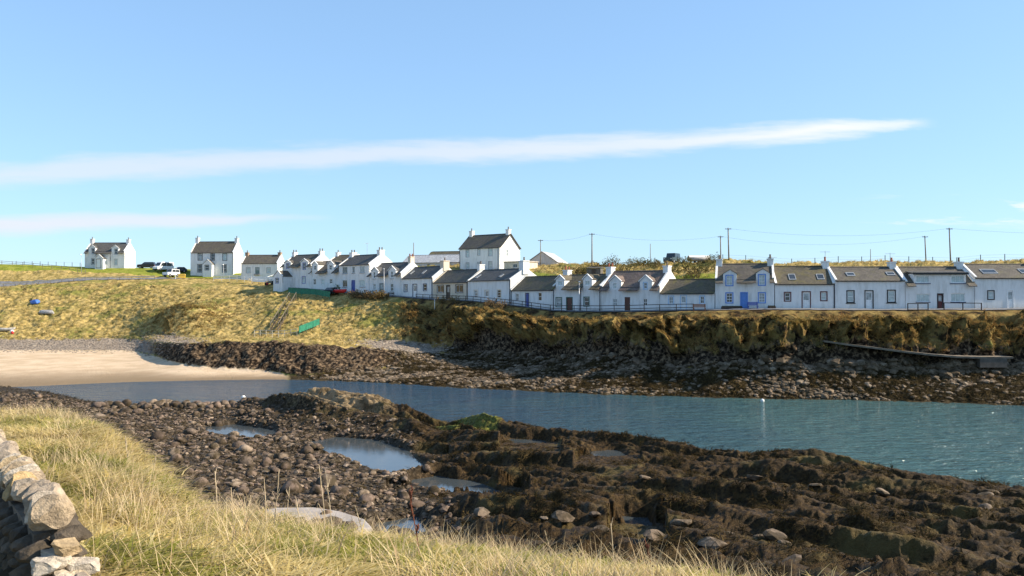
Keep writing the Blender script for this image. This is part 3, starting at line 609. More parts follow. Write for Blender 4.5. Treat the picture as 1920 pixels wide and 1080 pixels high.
        holes.append((hole[0]-.01, hole[1]-.01, hole[2]+.01, min(hole[3]+.01, ez+.2)) if hole[1] < ez else (0, 0, 0, 0)); dcuts.append((ua, ub, ybe+.1))
    holes = [hh for hh in holes if hh[2] > hh[0]]
    bd = None
    if box_dormer:
        bu0, bw0 = loc(box_dormer[0], box_dormer[3]); bu1, bw1 = loc(box_dormer[2], box_dormer[1]); bd = (bu0, bu1, bw1); dcuts.append((bu0, bu1, min(depth/2-.1, (bw1-ez)/slope)))
    wl = MB(); yw = 0
    wholes = [(a, max(b, -.02), c, min(d, ez)) for a, b, c, d in holes if b < ez-.02]
    for q in grid_holes([x0, x1], [-foot, ez], wholes): wl.quad((q[0], yw, q[1]), (q[2], yw, q[1]), (q[2], yw, q[3]), (q[0], yw, q[3]))
    gh = []
    wl.poly([(x1, 0, -foot), (x1, depth, -foot), (x1, depth, ez), (x1, depth/2, rz_), (x1, 0, ez)]); wl.poly([(x0, depth, -foot), (x0, 0, -foot), (x0, 0, ez), (x0, depth/2, rz_), (x0, depth, ez)])
    wl.quad((x1, depth, -foot), (x0, depth, -foot), (x0, depth, ez), (x1, depth, ez))
    w_o = wl.build('wall', wall, h, fix=False); weld(w_o, .28)
    # roof slopes, cut where dormers come through
    ro = MB(); eo = .14; ln = math.hypot(depth/2, rz_-ez); ov = over if over else -.02
    def rp(u, s, side):
        y = s/ln*depth/2 if side == 0 else depth-s/ln*depth/2; return (u, y, ez+s/ln*(rz_-ez)+.05)
    rholes = [(a, -1, b, yb/(depth/2)*ln) for a, b, yb in dcuts]
    for side in (0, 1):
        n = max(3, int((x1-x0)/1.2)); us = list(np.linspace(x0-ov, x1+ov, n+1)); ss = [-eo, ln*.33, ln*.66, ln]
        for q in grid_holes(us, ss, rholes if side == 0 else []):
            sg = [.025*math.sin(3.1*u+px0)*(0 if s < 0 or s > ln-.01 else 1) for u, s in ((q[0], q[1]), (q[2], q[1]), (q[2], q[3]), (q[0], q[3]))]
            pts = [rp(q[0], q[1], side), rp(q[2], q[1], side), rp(q[2], q[3], side), rp(q[0], q[3], side)]; pts = [(p[0], p[1], p[2]+g) for p, g in zip(pts, sg)]
            ro.poly(pts if side == 0 else pts[::-1])
    r_o = weld(ro.build('roof', roof, h, fix=False), .09)
    MB().prism([(-.11, -.03), (0, .07), (.11, -.03)], lambda a, b: (x0+.2, depth/2+a, rz_+.07+b), lambda a, b: (x1-.2, depth/2+a, rz_+.07+b)).build('ridge_tiles', roof, r_o)
    if gut:
        cuts = sorted([(a-.05, b+.05) for a, b, _ in dcuts]); cur = x0+.15
        for a, b in cuts+[(x1-.15, 0)]:
            if a-cur > .2: MB().box(cur, -.20, ez-.13, a, -.085, ez-.03).build('gutter', GUT, h)
            cur = b
    if skew:
        for u in (x0, x1):
            for sd_ in (0, 1):
                a = rp(u, -.10, sd_); b = rp(u, ln+.02, sd_); sh = .11 if u == x0 else -.11
                MB().bar((u+sh, a[1], a[2]+.07), (u+sh, b[1], b[2]+.07), .26, .17).build('skew', wall if wall is not BEIGE else BEIGE, h)
    for c in chim:
        u = (.42 if c == 'L' else Lh-.42); cw, cdp = chimw; py_top = (chim_h or {}).get(c)
        zt = rz_+1.25 if py_top is None else on_plane(pm, py_top, back, nvec).z-z0
        if py_top is not None:
            pxc = px0 if c == 'L' else px1; zt = on_plane(pxc, py_top, back, nvec).z-z0
        zt = max(zt, rz_+.7); cmx = chim_mat or wall
        ch = MB().box(u-cw/2, depth/2-cdp/2, rz_-.9, u+cw/2, depth/2+cdp/2, zt-.14).build('chimney', cmx, h)
        MB().box(u-cw/2-.07, depth/2-cdp/2-.07, zt-.14, u+cw/2+.07, depth/2+cdp/2+.07, zt).build('chimney_cope', cmx, ch)
        for k in range(pots):
            yy_ = depth/2+(k-(pots-1)/2)*.42; uu_ = u+(k-(pots-1)/2)*.3
            MB().tube((uu_, yy_, zt), (uu_, yy_, zt+.55), .13, .105, 10).tube((uu_, yy_, zt+.47), (uu_, yy_, zt+.55), .135, .135, 10).build('chimney_pot', pot, ch, True)
    for s_ in sky_l:
        # skylight lying in the roof slope
        def onroof(px, py):
            n3 = (nvec*math.sin(math.atan(slope))+Vector((0, 0, 1))*math.cos(math.atan(slope))); p0 = A+Vector((0, 0, z0+ez+.06)); p = on_plane(px, py, p0, n3)-Vector((A.x, A.y, z0))
            return p.dot(X), p.z
        (ua, za), (ub, zb) = onroof((s_[0]), s_[3]), onroof(s_[2], s_[1])
        def up(z, off): sy = (z-.05-ez)/slope; nrm_ = Vector((0, -math.sin(math.atan(slope)), math.cos(math.atan(slope)))); return Vector((0, sy, z))+nrm_*off
        ua, ub = min(ua, ub), max(ua, ub); ub = max(ub, ua+.5); q = [up(za, .02), up(zb, .02)]; fr = MB()
        def rr(u, z, o): p = up(z, o); return (u, p.y, p.z)
        t = .07
        for (a, b, c, d) in ((ua, za, ub, za+t), (ua, zb-t, ub, zb), (ua, za+t, ua+t, zb-t), (ub-t, za+t, ub, zb-t)):
            i = len(fr.v); fr.v += [rr(a, b, -.02), rr(c, b, -.02), rr(c, d, -.02), rr(a, d, -.02), rr(a, b, .09), rr(c, b, .09), rr(c, d, .09), rr(a, d, .09)]
            fr.f += [tuple(i+k for k in qq) for qq in ((0, 3, 2, 1), (4, 5, 6, 7), (0, 1, 5, 4), (1, 2, 6, 5), (2, 3, 7, 6), (3, 0, 4, 7))]
        f_o = fr.build('skylight', PAINT['grey'], r_o)
        MB().quad(rr(ua+t, za+t, .06), rr(ub-t, za+t, .06), rr(ub-t, zb-t, .06), rr(ua+t, zb-t, .06)).build('skylight_pane', GLASS, r_o, fix=False)
    for p_ in pipes:
        u = loc(p_, base_y)[0]; u = min(max(u, .08), Lh-.08); MB().tube((u, -.07, -.2), (u, -.07, ez-.10), .05, n=8).build('downpipe', PIPE_B, h)
    for (apx, atop) in aerial:
        u = loc(apx, base_y)[0]; zt = on_plane(apx, atop, back, nvec).z-z0; m_ = MB().tube((u, depth/2, rz_), (u, depth/2, zt), .028, n=6)
        m_.tube((u-.6, depth/2, zt-.12), (u+.6, depth/2, zt-.12), .018, n=5)
        for k in range(6): xx = u-.55+k*.22; m_.tube((xx, depth/2-.28, zt-.12), (xx, depth/2+.28, zt-.12), .012, n=4)
        m_.build('aerial', STEEL, h)
    if bd:                                             # flat-fronted box dormer under the swept-out roof
        bu0, bu1, bw1 = bd; yb = min(depth/2-.1, (bw1-ez)/slope); fr = MB(); hb = [rect(w['r']) for w in box_wins]
        for q in grid_holes([bu0, bu1], [ez-.06, bw1], [(r[0]+.04, max(r[1]+.04, ez-.06), r[2]-.04, r[3]-.04) for r in hb]): fr.quad((q[0], -.008, q[1]), (q[2], -.008, q[1]), (q[2], -.008, q[3]), (q[0], -.008, q[3]))
        fr.poly([(bu0, -.008, ez-.06), (bu0, -.008, bw1), (bu0, yb, bw1)]); fr.poly([(bu1, -.008, bw1), (bu1, -.008, ez-.06), (bu1, yb, bw1)])
        d_o = fr.build('dormer', wall, h, fix=False)
        MB().prism([(-.25, bw1+.02), (yb+.3, bw1+.02+(yb+.3)*.12), (yb+.3, bw1+.14+(yb+.3)*.12), (-.25, bw1+.14)], lambda a, b: (bu0-.2, a, b), lambda a, b: (bu1+.2, a, b)).build('dormer_roof', SL2, d_o)
        MB().box(bu0-.21, -.30, bw1-.10, bu1+.21, -.255, bw1+.16).build('fascia', PAINT['black'], d_o)
        for r in hb: window(h, r, 'white', .06, (2, 0), GLASS3, sub=d_o, sill='navy', y=-.006)
    if porch:
        p = porch; pu0, pw0 = loc(p['x'][0], base_y); pu1 = loc(p['x'][1], base_y)[0]; proj = p.get('proj', 1.6); pe = p['eave']; pr = p['ridge']; pc = (pu0+pu1)/2
        po = MB(); ph = []
        if 'win' in p: wx0, wx1, wz0, wz1 = p['win']; wr = (pu0+(pu1-pu0)*wx0, wz0, pu0+(pu1-pu0)*wx1, wz1); ph = [(wr[0]+.1, wr[1]+.1, wr[2]-.1, wr[3]-.1)]
        if 'door' in p: dx0, dx1, dz1 = p['door']; dr_ = (pu0+(pu1-pu0)*dx0, -.3, pu0+(pu1-pu0)*dx1, dz1); ph = [dr_]
        for q in grid_holes([pu0, pu1], [-foot, pe], ph): po.quad((q[0], -proj, q[1]), (q[2], -proj, q[1]), (q[2], -proj, q[3]), (q[0], -proj, q[3]))
        po.poly([(pu0, -proj, pe), (pu1, -proj, pe), (pc, -proj, pr)])
        po.quad((pu1, -proj, -foot), (pu1, -.003, -foot), (pu1, -.003, pe), (pu1, -proj, pe)); po.quad((pu0, -.003, -foot), (pu0, -proj, -foot), (pu0, -proj, pe), (pu0, -.003, pe))
        p_o = weld(po.build('porch', wall, h, fix=False), .18)
        rf = MB()
        for sgn, ue in ((-1, pu0), (1, pu1)):
            sl = (pr-pe)/(abs(ue-pc)); q = [Vector((pc, -proj-.06, pr+.1)), Vector((ue+sgn*.12, -proj-.06, pe-sl*.12+.1)), Vector((ue+sgn*.12, -.02, pe-sl*.12+.1)), Vector((pc, -.02, pr+.1))]
            i = len(rf.v); rf.v += [tuple(k) for k in q]+[tuple(k-Vector((0, 0, .08))) for k in q]; rf.f += [(i, i+1, i+2, i+3), (i+7, i+6, i+5, i+4)]+[(i+k, i+4+k, i+4+(k+1) % 4, i+(k+1) % 4) for k in range(4)]
        rf.build('porch_roof', roof, p_o)
        for sgn, ue in ((-1, pu0), (1, pu1)): MB().bar((pc, -proj-.01, pr+.14), (ue+sgn*.14, -proj-.01, pe-(pr-pe)/abs(ue-pc)*.14+.14), .2, .1).build('porch_skew', wall, p_o)
        if 'win' in p: window(h, wr, p.get('sur', sur), .1, bars, GLASS, y=-proj, sub=p_o)
        if 'door' in p: MB().box(dr_[0], -proj+.08, -.28, dr_[2], -proj+.13, dr_[3]).build('porch_door', PAINT[p.get('col', 'grey')], p_o); MB().ring(dr_[0]-.1, -.3, dr_[2]+.1, dr_[3]+.1, .1, -proj-.03, -proj+.04).build('porch_door_surround', PAINT['black'], p_o)
    for (yf0, yf1, za, zb) in gable_win:               # window on the right-hand gable, set proud in the gable face
        u = x1+.004; wv = MB()
        for (a, b, c, d) in ((yf0, za, yf0+.08, zb), (yf1-.08, za, yf1, zb), (yf0+.08, za, yf1-.08, za+.08), (yf0+.08, zb-.08, yf1-.08, zb), (yf0+.08, (za+zb)/2-.03, yf1-.08, (za+zb)/2+.03)): wv.box(u, a, b, u+.06, c, d)
        w_ = wv.build('gable_window', PAINT['white'], h); MB().quad((u+.02, yf0+.05, za+.05), (u+.02, yf1-.05, za+.05), (u+.02, yf1-.05, zb-.05), (u+.02, yf0+.05, zb-.05)).build('pane', GLASS2, w_, fix=False)
    return h
def row(name, label, px0, px1, **kw):
    e, r = kw.pop('eave'), kw.pop('ridge'); pm = (px0+px1)/2
    kw.setdefault('base_z', rowz(pm)); return house(name, label, px0, rowd(px0), px1, rowd(px1), None or float(np.interp(pm, ROWPX, ROWBY)), e, r, **kw)

# the three detached houses on the left hill
house('cottage', 'white cottage with two dormers and a porch, furthest left on the hill', 158.5, 222.6, 233, 222.4, 501, 471.3, 455.5, 6.2, roof=SL2, chim_h=dict(L=448, R=449),
      wins=[(171, 484, 177.6, 496.5), (214, 485, 220.6, 497)], bars=(0, 1), sur='grey', dorms=[dict(x=(168.5, 181), top=459.5, win=(171, 465, 178, 476.5)), dict(x=(211.5, 224.5), top=460, win=(214, 466, 221, 477.3))],
      porch=dict(x=(184, 199), eave=2.25, ridge=3.3, proj=1.7, door=(.18, .72, 2.1), col='white'), pipes=(180, 207), gut=True)
house('house', 'two storey white house with grey slate roof beside the parked vehicles', 357, 216.4, 437.3, 215.4, 512.3, 473.6, 453.5, 6.2, roof=SL1, chim_h=dict(L=446, R=446.5),
      wins=[(370.6, 475, 380, 488.7), (394.5, 475, 403, 488.7), (417, 475, 426, 489), (370, 495, 379, 511), (416, 495.5, 425, 511)], sur='black', porch=dict(x=(385.5, 402), eave=2.35, ridge=3.45, proj=1.6, win=(.2, .72, .7, 2.15)), pipes=(437,))
house('cottage', 'low white cottage with brown stone chimneys and gable near the white rail fence', 452, 206.4, 520, 205.6, 513.5, 493.8, 478.6, 5.6, roof=SL1, chim_h=dict(L=474, R=474), chim_mat=STONE_W,
      wins=[(461.3, 501, 469.8, 512.4), (499.6, 501, 507.7, 512.4)], sur='grey', glass=GLASS3, doors=[(478.4, 501, 486.6, 513.5, 'greygreen')])
# terrace from the far end to the near end
row('house', 'white terrace house with dark blue window surrounds and gabled porch', 529, 583, eave=496.5, ridge=479, base_z=rowz(560)+.1, roof=SL1, depth=6.2, chim_h=dict(L=475, R=472), pots=2, sur='blue',
    wins=[(566, 517.7, 573, 531.8)], dorms=[dict(x=(534, 547), top=488, win=(536.7, 493.4, 542.6, 504)), dict(x=(565, 579), top=485.5, win=(567.3, 492, 573.6, 506))],
    porch=dict(x=(531, 548), eave=2.3, ridge=3.5, proj=2.6, win=(.2, .62, .75, 2.0)))
row('cottage', 'white terrace cottage with two pale dormers between two taller houses', 583, 635.6, eave=508, ridge=490.5, roof=SL1, chim='', skew=False, sur=None,
    wins=[(587.5, 523, 592.4, 534), (602.5, 523, 608, 534), (617.8, 523, 623, 532)], dorms=[dict(x=(586, 597), top=490, win=(588, 497, 594, 507.3), sur='white'), dict(x=(615, 627), top=488.5, win=(616.8, 496, 623.2, 507.3), sur='white')])
row('house', 'two storey white terrace house with blue door and dark roof', 635.6, 691.8, eave=496.6, ridge=479.8, roof=SL2, depth=6.4, chim_h=dict(L=476, R=470), pots=2, chimw=(.95, 1.2), sur=None, sill='navy',
    wins=[(642, 500, 651.3, 513), (660.4, 499.5, 665, 512), (674.7, 498.6, 683.8, 511.4), (642, 525, 651, 538), (674, 524.6, 684.5, 537.7)], bars=(1, 0), doors=[(659, 525, 665.8, 544, 'blue', 'blue')], aerial=[(664, 457)])
row('cottage', 'white terrace cottage with narrow gabled dormers beside the street lamp', 692.2, 751.8, eave=513, ridge=494, roof=SL2, chim='R', chim_h=dict(R=482), chim_mat=BEIGE, pots=2, pot=POTR, sur=None, sill='grey',
    wins=[(699.5, 532, 704.6, 544), (732, 532, 737.6, 545.5)], dorms=[dict(x=(697, 710), top=501, win=(699.5, 509, 704.6, 522.5), sill='grey', sur='white'), dict(x=(729, 743), top=499, win=(732, 507.7, 737.6, 522), sill='grey', sur='white')], doors=[(711, 530.5, 719.6, 549, 'greygreen', 'grey')])
row('cottage', 'low white cottage with two skylights and navy framed windows', 752, 811, eave=521.5, ridge=501.5, roof=SL2, chim='R', chim_h=dict(R=490), chim_mat=BEIGE, chimw=(1.1, 1.3), sur='navy',
    wins=[(757, 532.8, 764.4, 547.8), (793, 531.5, 800.4, 546)], doors=[(773.5, 532, 782.2, 558, 'white', 'navy')], sky_l=[(768, 508.4, 775, 514.5), (790, 507, 798, 513.5)], pipes=(810,))
row('cottage', 'low beige cottage with wide picture windows in the terrace', 811.5, 877, eave=529.5, ridge=507.8, wall=BEIGE, roof=SL1, chim='R', chim_mat=WHITE, chim_h=dict(R=497), sur='darkbrown',
    wins=[(819, 534, 832.5, 549.7), (853.5, 533, 868.5, 549.7)], bars=(1, 0), glass=GLASS, doors=[(836.5, 534, 844.2, 556, 'darkbrown', 'darkbrown')], pipes=(876,))
row('cottage', 'white cottage with grey framed windows and a bright sunlit gable, right of the beige one', 877.5, 957, eave=525.5, ridge=506.8, roof=SL2, chim='R', chim_h=dict(R=490), chimw=(1.2, 1.2), pots=1, sur='cream',
    wins=[(888, 542.8, 896, 560), (931.5, 542, 939.8, 560)], bars=(0, 2), doors=[(908, 543, 917, 564, 'white', 'cream')], sky_l=[(894, 515.5, 899, 521.5), (937.5, 514.5, 942, 519.5)], pipes=(956,))
row('cottage', 'lowest white cottage with blue door and dark roof, mid terrace', 957.5, 1037, eave=544, ridge=519.3, roof=SL4, chim='', depth=5.6, sur=None, wins=[(966, 550, 972.4, 564), (1009, 548.5, 1015.4, 564)], doors=[(985, 549, 992, 576, 'blue', 'navy')], pipes=(959,))
row('cottage', 'white cottage with dark green window surrounds and two small dormers', 1037, 1127, eave=536.8, ridge=515.8, roof=SL4, depth=5.6, chim='LR', pots=2, pot=POTR, chim_h=dict(L=507, R=501), chimw=(.9, 1.0), sur='green',
    wins=[(1041.7, 557, 1053.9, 576), (1094, 556, 1105.4, 574.8)], dorms=[dict(x=(1042, 1058), top=516.2, win=(1044.8, 525.5, 1055.5, 536.5), sur='white', bars=(1, 0), glass=GLASS3), dict(x=(1093, 1109.5), top=514.6, win=(1096, 524.5, 1107, 536.2), sur='white', bars=(1, 0), glass=GLASS3)],
    doors=[(1061.5, 556.7, 1073.9, 585, 'brown', 'green')], pipes=(1038, 1089, 1125))
row('cottage', 'white cottage with brown door, purple brown roof and two gabled dormers', 1127.3, 1237, eave=537.5, ridge=509.2, roof=SL3, chim='R', chim_h=dict(R=499.5), sur=None,
    wins=[(1148.7, 560, 1157.2, 574), (1206, 560, 1213.5, 573.5)], bars=(1, 1), dorms=[dict(x=(1142, 1164), top=517.3, win=(1147.6, 528.7, 1157.4, 543), sur='white', roof=SL3, glass=GLASS3), dict(x=(1199, 1221.7), top=516.5, win=(1205.6, 528.4, 1214.4, 543), sur='paleblue', roof=SL3)],
    doors=[(1171, 557, 1181.4, 583, 'brown', None)])
row('cottage', 'low white cottage with pale blue frames beside the wooden bench', 1237.3, 1340, eave=549.8, ridge=524.5, roof=SL4, chim='', depth=5.6, sur='paleblue', wins=[(1252.5, 554, 1264, 571.7), (1311, 553.7, 1322, 571)], bars=(1, 1), doors=[(1275, 552.5, 1288, 580, 'white', 'paleblue')], skew=False)
row('cottage', 'tall white cottage with bright blue door, window surrounds and two dormers', 1341, 1452, eave=523, ridge=495.6, roof=SL1, depth=6.2, chim='LR', chim_h=dict(L=491, R=490), pots=1, sur='midblue',
    wins=[(1360, 548, 1375.2, 569), (1421, 547.7, 1436.2, 568.8)], bars=(1, 2), dorms=[dict(x=(1354.5, 1380), top=505.8, win=(1360, 515, 1375.2, 536.7), bars=(1, 2), skew=False, glass=GLASS3), dict(x=(1416, 1441.5), top=504.2, win=(1421, 513.5, 1436.2, 536), bars=(1, 2), skew=False, glass=GLASS3)],
    doors=[(1387.8, 547.5, 1402.4, 578.5, 'midblue', 'midblue')], aerial=[(1449, 481)])
row('cottage', 'white cottage with maroon framed windows and door and two upright skylights', 1453, 1565, eave=532.3, ridge=500, roof=SL4, depth=6.4, chim='R', pot=POTR, chim_h=dict(R=491.7), sur='maroon',
    wins=[(1469.6, 547, 1483.6, 565.6), (1537.6, 546, 1551.6, 564.8)], bars=(0, 1), doors=[(1503, 546, 1520.5, 579, 'white', 'maroon')], sky_l=[(1480, 514.5, 1490, 525), (1533, 514.5, 1543, 524.5)], pipes=(1564,), aerial=[(1559, 470.5)])
row('cottage', 'white cottage with black framed windows, white door and two small skylights', 1565.6, 1697, eave=526, ridge=502.3, roof=SL1, depth=6.2, chim='R', pot=POTR, chim_h=dict(R=496), sur='black', sill='black',
    wins=[(1587, 544, 1602.5, 568), (1663, 543, 1679.7, 567.5)], bars=(0, 1), glass=GLASS3, doors=[(1621, 544, 1638, 579, 'white', 'black')], sky_l=[(1589, 511.5, 1600, 518), (1664, 510.7, 1675, 516.5)], aerial=[(1688, 474)])
box_wins = [dict(r=(1716.7, 516.3, 1743, 531)), dict(r=(1782.5, 516, 1808.9, 531))]
row('cottage', 'white cottage with wide flat box dormer and dark maroon door', 1697.4, 1827, eave=529, ridge=501.2, roof=SL1, depth=6.2, chim='R', chim_h=dict(R=493.5), box_dormer=(1713, 513.2, 1811, 531), sur=None, sill='navy',
    wins=[(1718, 551, 1743, 566), (1783, 550, 1809.5, 566)], bars=(2, 0), glass=GLASS3, doors=[(1757, 550, 1769, 580, 'maroon', 'black')])
row('cottage', 'white cottage with broad skylight at the right edge of the photo', 1827.4, 1985, eave=520.8, ridge=497, roof=SL1, depth=6.2, chim='R', sur='black', wins=[(1851, 544, 1865, 562.5), (1930, 544, 1944, 562)], bars=(0, 1), glass=GLASS3, doors=[(1888, 543, 1901.5, 578, 'white', 'white')], sky_l=[(1844, 505.5, 1863, 513.5), (1916, 505, 1935, 513)])
# buildings behind the terrace
hz = zfar(900, 176)-.2
house('house', 'tall white two storey house with broad slate roof standing above the terrace', 861.6, 177, 936.6, 170.6, 513, 465.2, 441.5, 7.2, roof=SL1, chim='LR', chimw=(.8, .8), chim_h=dict(L=434.5, R=431), skew=False, over=.35, sur='grey', group='buildings behind the terrace',
      wins=[(873, 467.8, 880, 482.7), (895, 466.5, 900.5, 479.3), (915.4, 465, 923.4, 480.5), (873, 491.6, 880, 505), (895, 491, 900.5, 504), (915.4, 489.5, 923.2, 505.5)], bars=(0, 1), glass=GLASS3, pipes=(862, 934), gable_win=[(2.2, 3.1, 3.6, 5.1)])
house('building', 'long pale rendered building with grey roof left of the tall house', 755, 206, 866, 200, 506, 492, 485, 7, wall=GREYW, roof=SL5, chim='', skew=False, over=.25, group='buildings behind the terrace', wins=[(775, 495, 781, 503), (800, 495, 806, 503)], sur=None)
house('building', 'brown roofed building peeping above the long pale one', 800, 219, 868, 216, 500, 484.5, 477, 7, roof=SL4, chim='', skew=False, over=.25, group='buildings behind the terrace', wins=[(815, 487, 821, 494)], sur=None)
house('cottage', 'slate roofed cottage half hidden behind the dormered terrace cottage', 614, 194, 655, 190, 515, 491, 482.5, 6, roof=SL4, chim='L', chim_h=dict(L=474), group='buildings behind the terrace', wins=[(630, 498, 636, 508)])
# shed with its gable towards us and the flat-roofed extension
def shed():
    A = gfar(989, 188); B = Vector((xat(1043.5, 186), 186, 0)); Lh = (Vector((A.x, A.y, 0))-B).length; ang = math.atan2(B.y-A.y, B.x-A.x); z0 = zfar(1016, 187)-.3
    h = thing('shed', (A.x, A.y, z0), ang, 'grey gabled shed with pale metal roof right of the tall house', 'shed', 'buildings behind the terrace'); e = zat(491.6, 187)-z0; r = zat(472.5, 187)-z0; dp = 11; c = Lh/2
    m = MB()
    for q in grid_holes([0, Lh], [-1, e], [(Lh*.18, 0, Lh*.62, e*.86)]): m.quad((q[0], 0, q[1]), (q[2], 0, q[1]), (q[2], 0, q[3]), (q[0], 0, q[3]))
    m.poly([(0, 0, e), (Lh, 0, e), (c, 0, r)]); m.quad((Lh, 0, -1), (Lh, dp, -1), (Lh, dp, e), (Lh, 0, e)); m.quad((0, dp, -1), (0, 0, -1), (0, 0, e), (0, dp, e)); m.poly([(Lh, dp, -1), (0, dp, -1), (0, dp, e), (c, dp, r), (Lh, dp, e)])
    weld(m.build('wall', GREYW, h, fix=False), .2); rf = MB(); sl = (r-e)/c
    for s, ue in ((-1, 0), (1, Lh)):
        q = [(c, -.2, r+.1), (ue+s*.3, -.2, e-.3*sl+.1), (ue+s*.3, dp+.2, e-.3*sl+.1), (c, dp+.2, r+.1)]; rf.poly(q if s < 0 else q[::-1])
    weld(rf.build('roof', SL5, h), .08)
    d = MB()
    for k in range(2): d.box(Lh*.18+k*Lh*.22+.02, .06, 0, Lh*.40+k*Lh*.22-.02, .12, e*.86)
    dd = d.build('door', mat('shed_door_grey', (.42, .43, .45), .6, .2, 3), h)
    for k in range(9): MB().box(Lh*(.19+k*.048), .045, .03, Lh*(.19+k*.048)+.05, .062, e*.84).build('door_batten', GREYW, dd)
shed()
def extension():
    A = Vector((xat(945, 168), 168, 0)); B = Vector((xat(985, 164.5), 164.5, 0)); Lh = (A-B).length; ang = math.atan2(B.y-A.y, B.x-A.x); z0 = zfar(965, 167)-.5; t = zat(490, 166)-z0
    h = thing('outbuilding', (A.x, A.y, z0), ang, 'beige flat roofed outbuilding beside the gable of the tall house', 'outbuilding', 'buildings behind the terrace')
    m = MB()
    for q in grid_holes([0, Lh], [-1, t-.15], [(Lh*.42, 1.0, Lh*.62, t-.5)]): m.quad((q[0], 0, q[1]), (q[2], 0, q[1]), (q[2], 0, q[3]), (q[0], 0, q[3]))
    m.quad((Lh, 0, -1), (Lh, 4, -1), (Lh, 4, t-.15), (Lh, 0, t-.15)); m.quad((Lh, 4, -1), (0, 4, -1), (0, 4, t-.15), (Lh, 4, t-.15)); m.quad((0, 4, -1), (0, 0, -1), (0, 0, t-.15), (0, 4, t-.15)); weld(m.build('wall', BEIGE, h, fix=False), .2)
    MB().box(-.15, -.15, t-.15, Lh+.15, 4.15, t+.05).build('roof', mat('felt_roof', (.4, .36, .31), .9), h)
    window(h, (Lh*.42-.005, .995, Lh*.62+.005, t-.495), None, .1, (1, 0))
extension()

# ---------------------------------------------------------------- stones, tufts and scattering
import bmesh
def rock_mesh(name, seed, sub=2, ang=.5, flat=.75, m=None, cuts=9, near=.55):
    bm = bmesh.new(); bmesh.ops.create_icosphere(bm, subdivisions=sub, radius=1); rr = random.Random(seed)
    pl = [(Vector((rr.gauss(0, 1), rr.gauss(0, 1), rr.gauss(0, 1))).normalized(), rr.uniform(near, .9)) for _ in range(cuts)]
    sc = Vector((rr.uniform(.85, 1.25), rr.uniform(.75, 1.05), rr.uniform(.55, .85)*flat/.75))
    for v in bm.verts:
        p = v.co.copy()
        for n, d in pl:
            k = p.dot(n)
            if k > d: p -= n*(k-d)*(.6+ang*.4)
        v.co = Vector((p.x*sc.x, p.y*sc.y, p.z*sc.z))*rr.uniform(.96, 1.04)
    me = bpy.data.meshes.new(name); bm.to_mesh(me); bm.free()
    if m: me.materials.append(m)
    return me
def stone_mat(name, cols, weed, scale=1.0):
    m = bpy.data.materials.new(name); m.use_nodes = True; nt = m.node_tree; b = nt.nodes['Principled BSDF']; b.inputs['Roughness'].default_value = .8; b.inputs['Specular IOR Level'].default_value = .1
    g = N(nt, 'ShaderNodeNewGeometry'); oi = N(nt, 'ShaderNodeObjectInfo'); P = g.outputs['Position']
    base = ramp(nt, oi.outputs['Random'], [(i/(len(cols)-1), c) for i, c in enumerate(cols)])
    n1 = noise(nt, P, 4*scale, 6, .7); n2 = noise(nt, P, 1.7*scale, 4, .6)
    c = mixc(nt, smooth(nt, n1, .35, .7), mixc(nt, .5, base, (.03, .025, .02)), base)
    c = mixc(nt, math_n(nt, 'MULTIPLY', smooth(nt, n2, .5-.22*weed, .72-.22*weed), min(1, weed*1.6)), c, (.035, .026, .013))
    L(nt, c, b.inputs['Base Color']); bump_of(nt, b, noise(nt, P, 11*scale, 5, .7), .05, .7); return m
ST_FIELD = stone_mat('shore_stone', [(.09, .065, .048), (.19, .135, .10), (.28, .20, .15), (.15, .11, .085), (.38, .29, .21), (.11, .08, .055)], .55)
ST_FAR = stone_mat('far_shore_stone', [(.11, .08, .05), (.24, .175, .115), (.17, .12, .08), (.36, .28, .20), (.13, .095, .06)], .4, .7)
ST_PEB = stone_mat('shingle_stone', [(.20, .165, .13), (.33, .275, .22), (.27, .215, .17), (.42, .36, .29)], .08, .7)
ST_PALE = stone_mat('pale_bank_stone', [(.20, .15, .105), (.32, .24, .17), (.17, .125, .09), (.26, .20, .145)], .5)
ST_WALL = stone_mat('wall_cope_stone', [(.58, .48, .36), (.48, .38, .28), (.64, .56, .46), (.52, .37, .19), (.42, .35, .29)], .05, 2.5)
ST_FACE_SHADE = stone_mat('shade_toned_face_stone', [(.15, .12, .09), (.10, .08, .06), (.20, .155, .115), (.08, .065, .05)], .3, 2.5)  # the shade on the wall's face is put into this dark stone colour
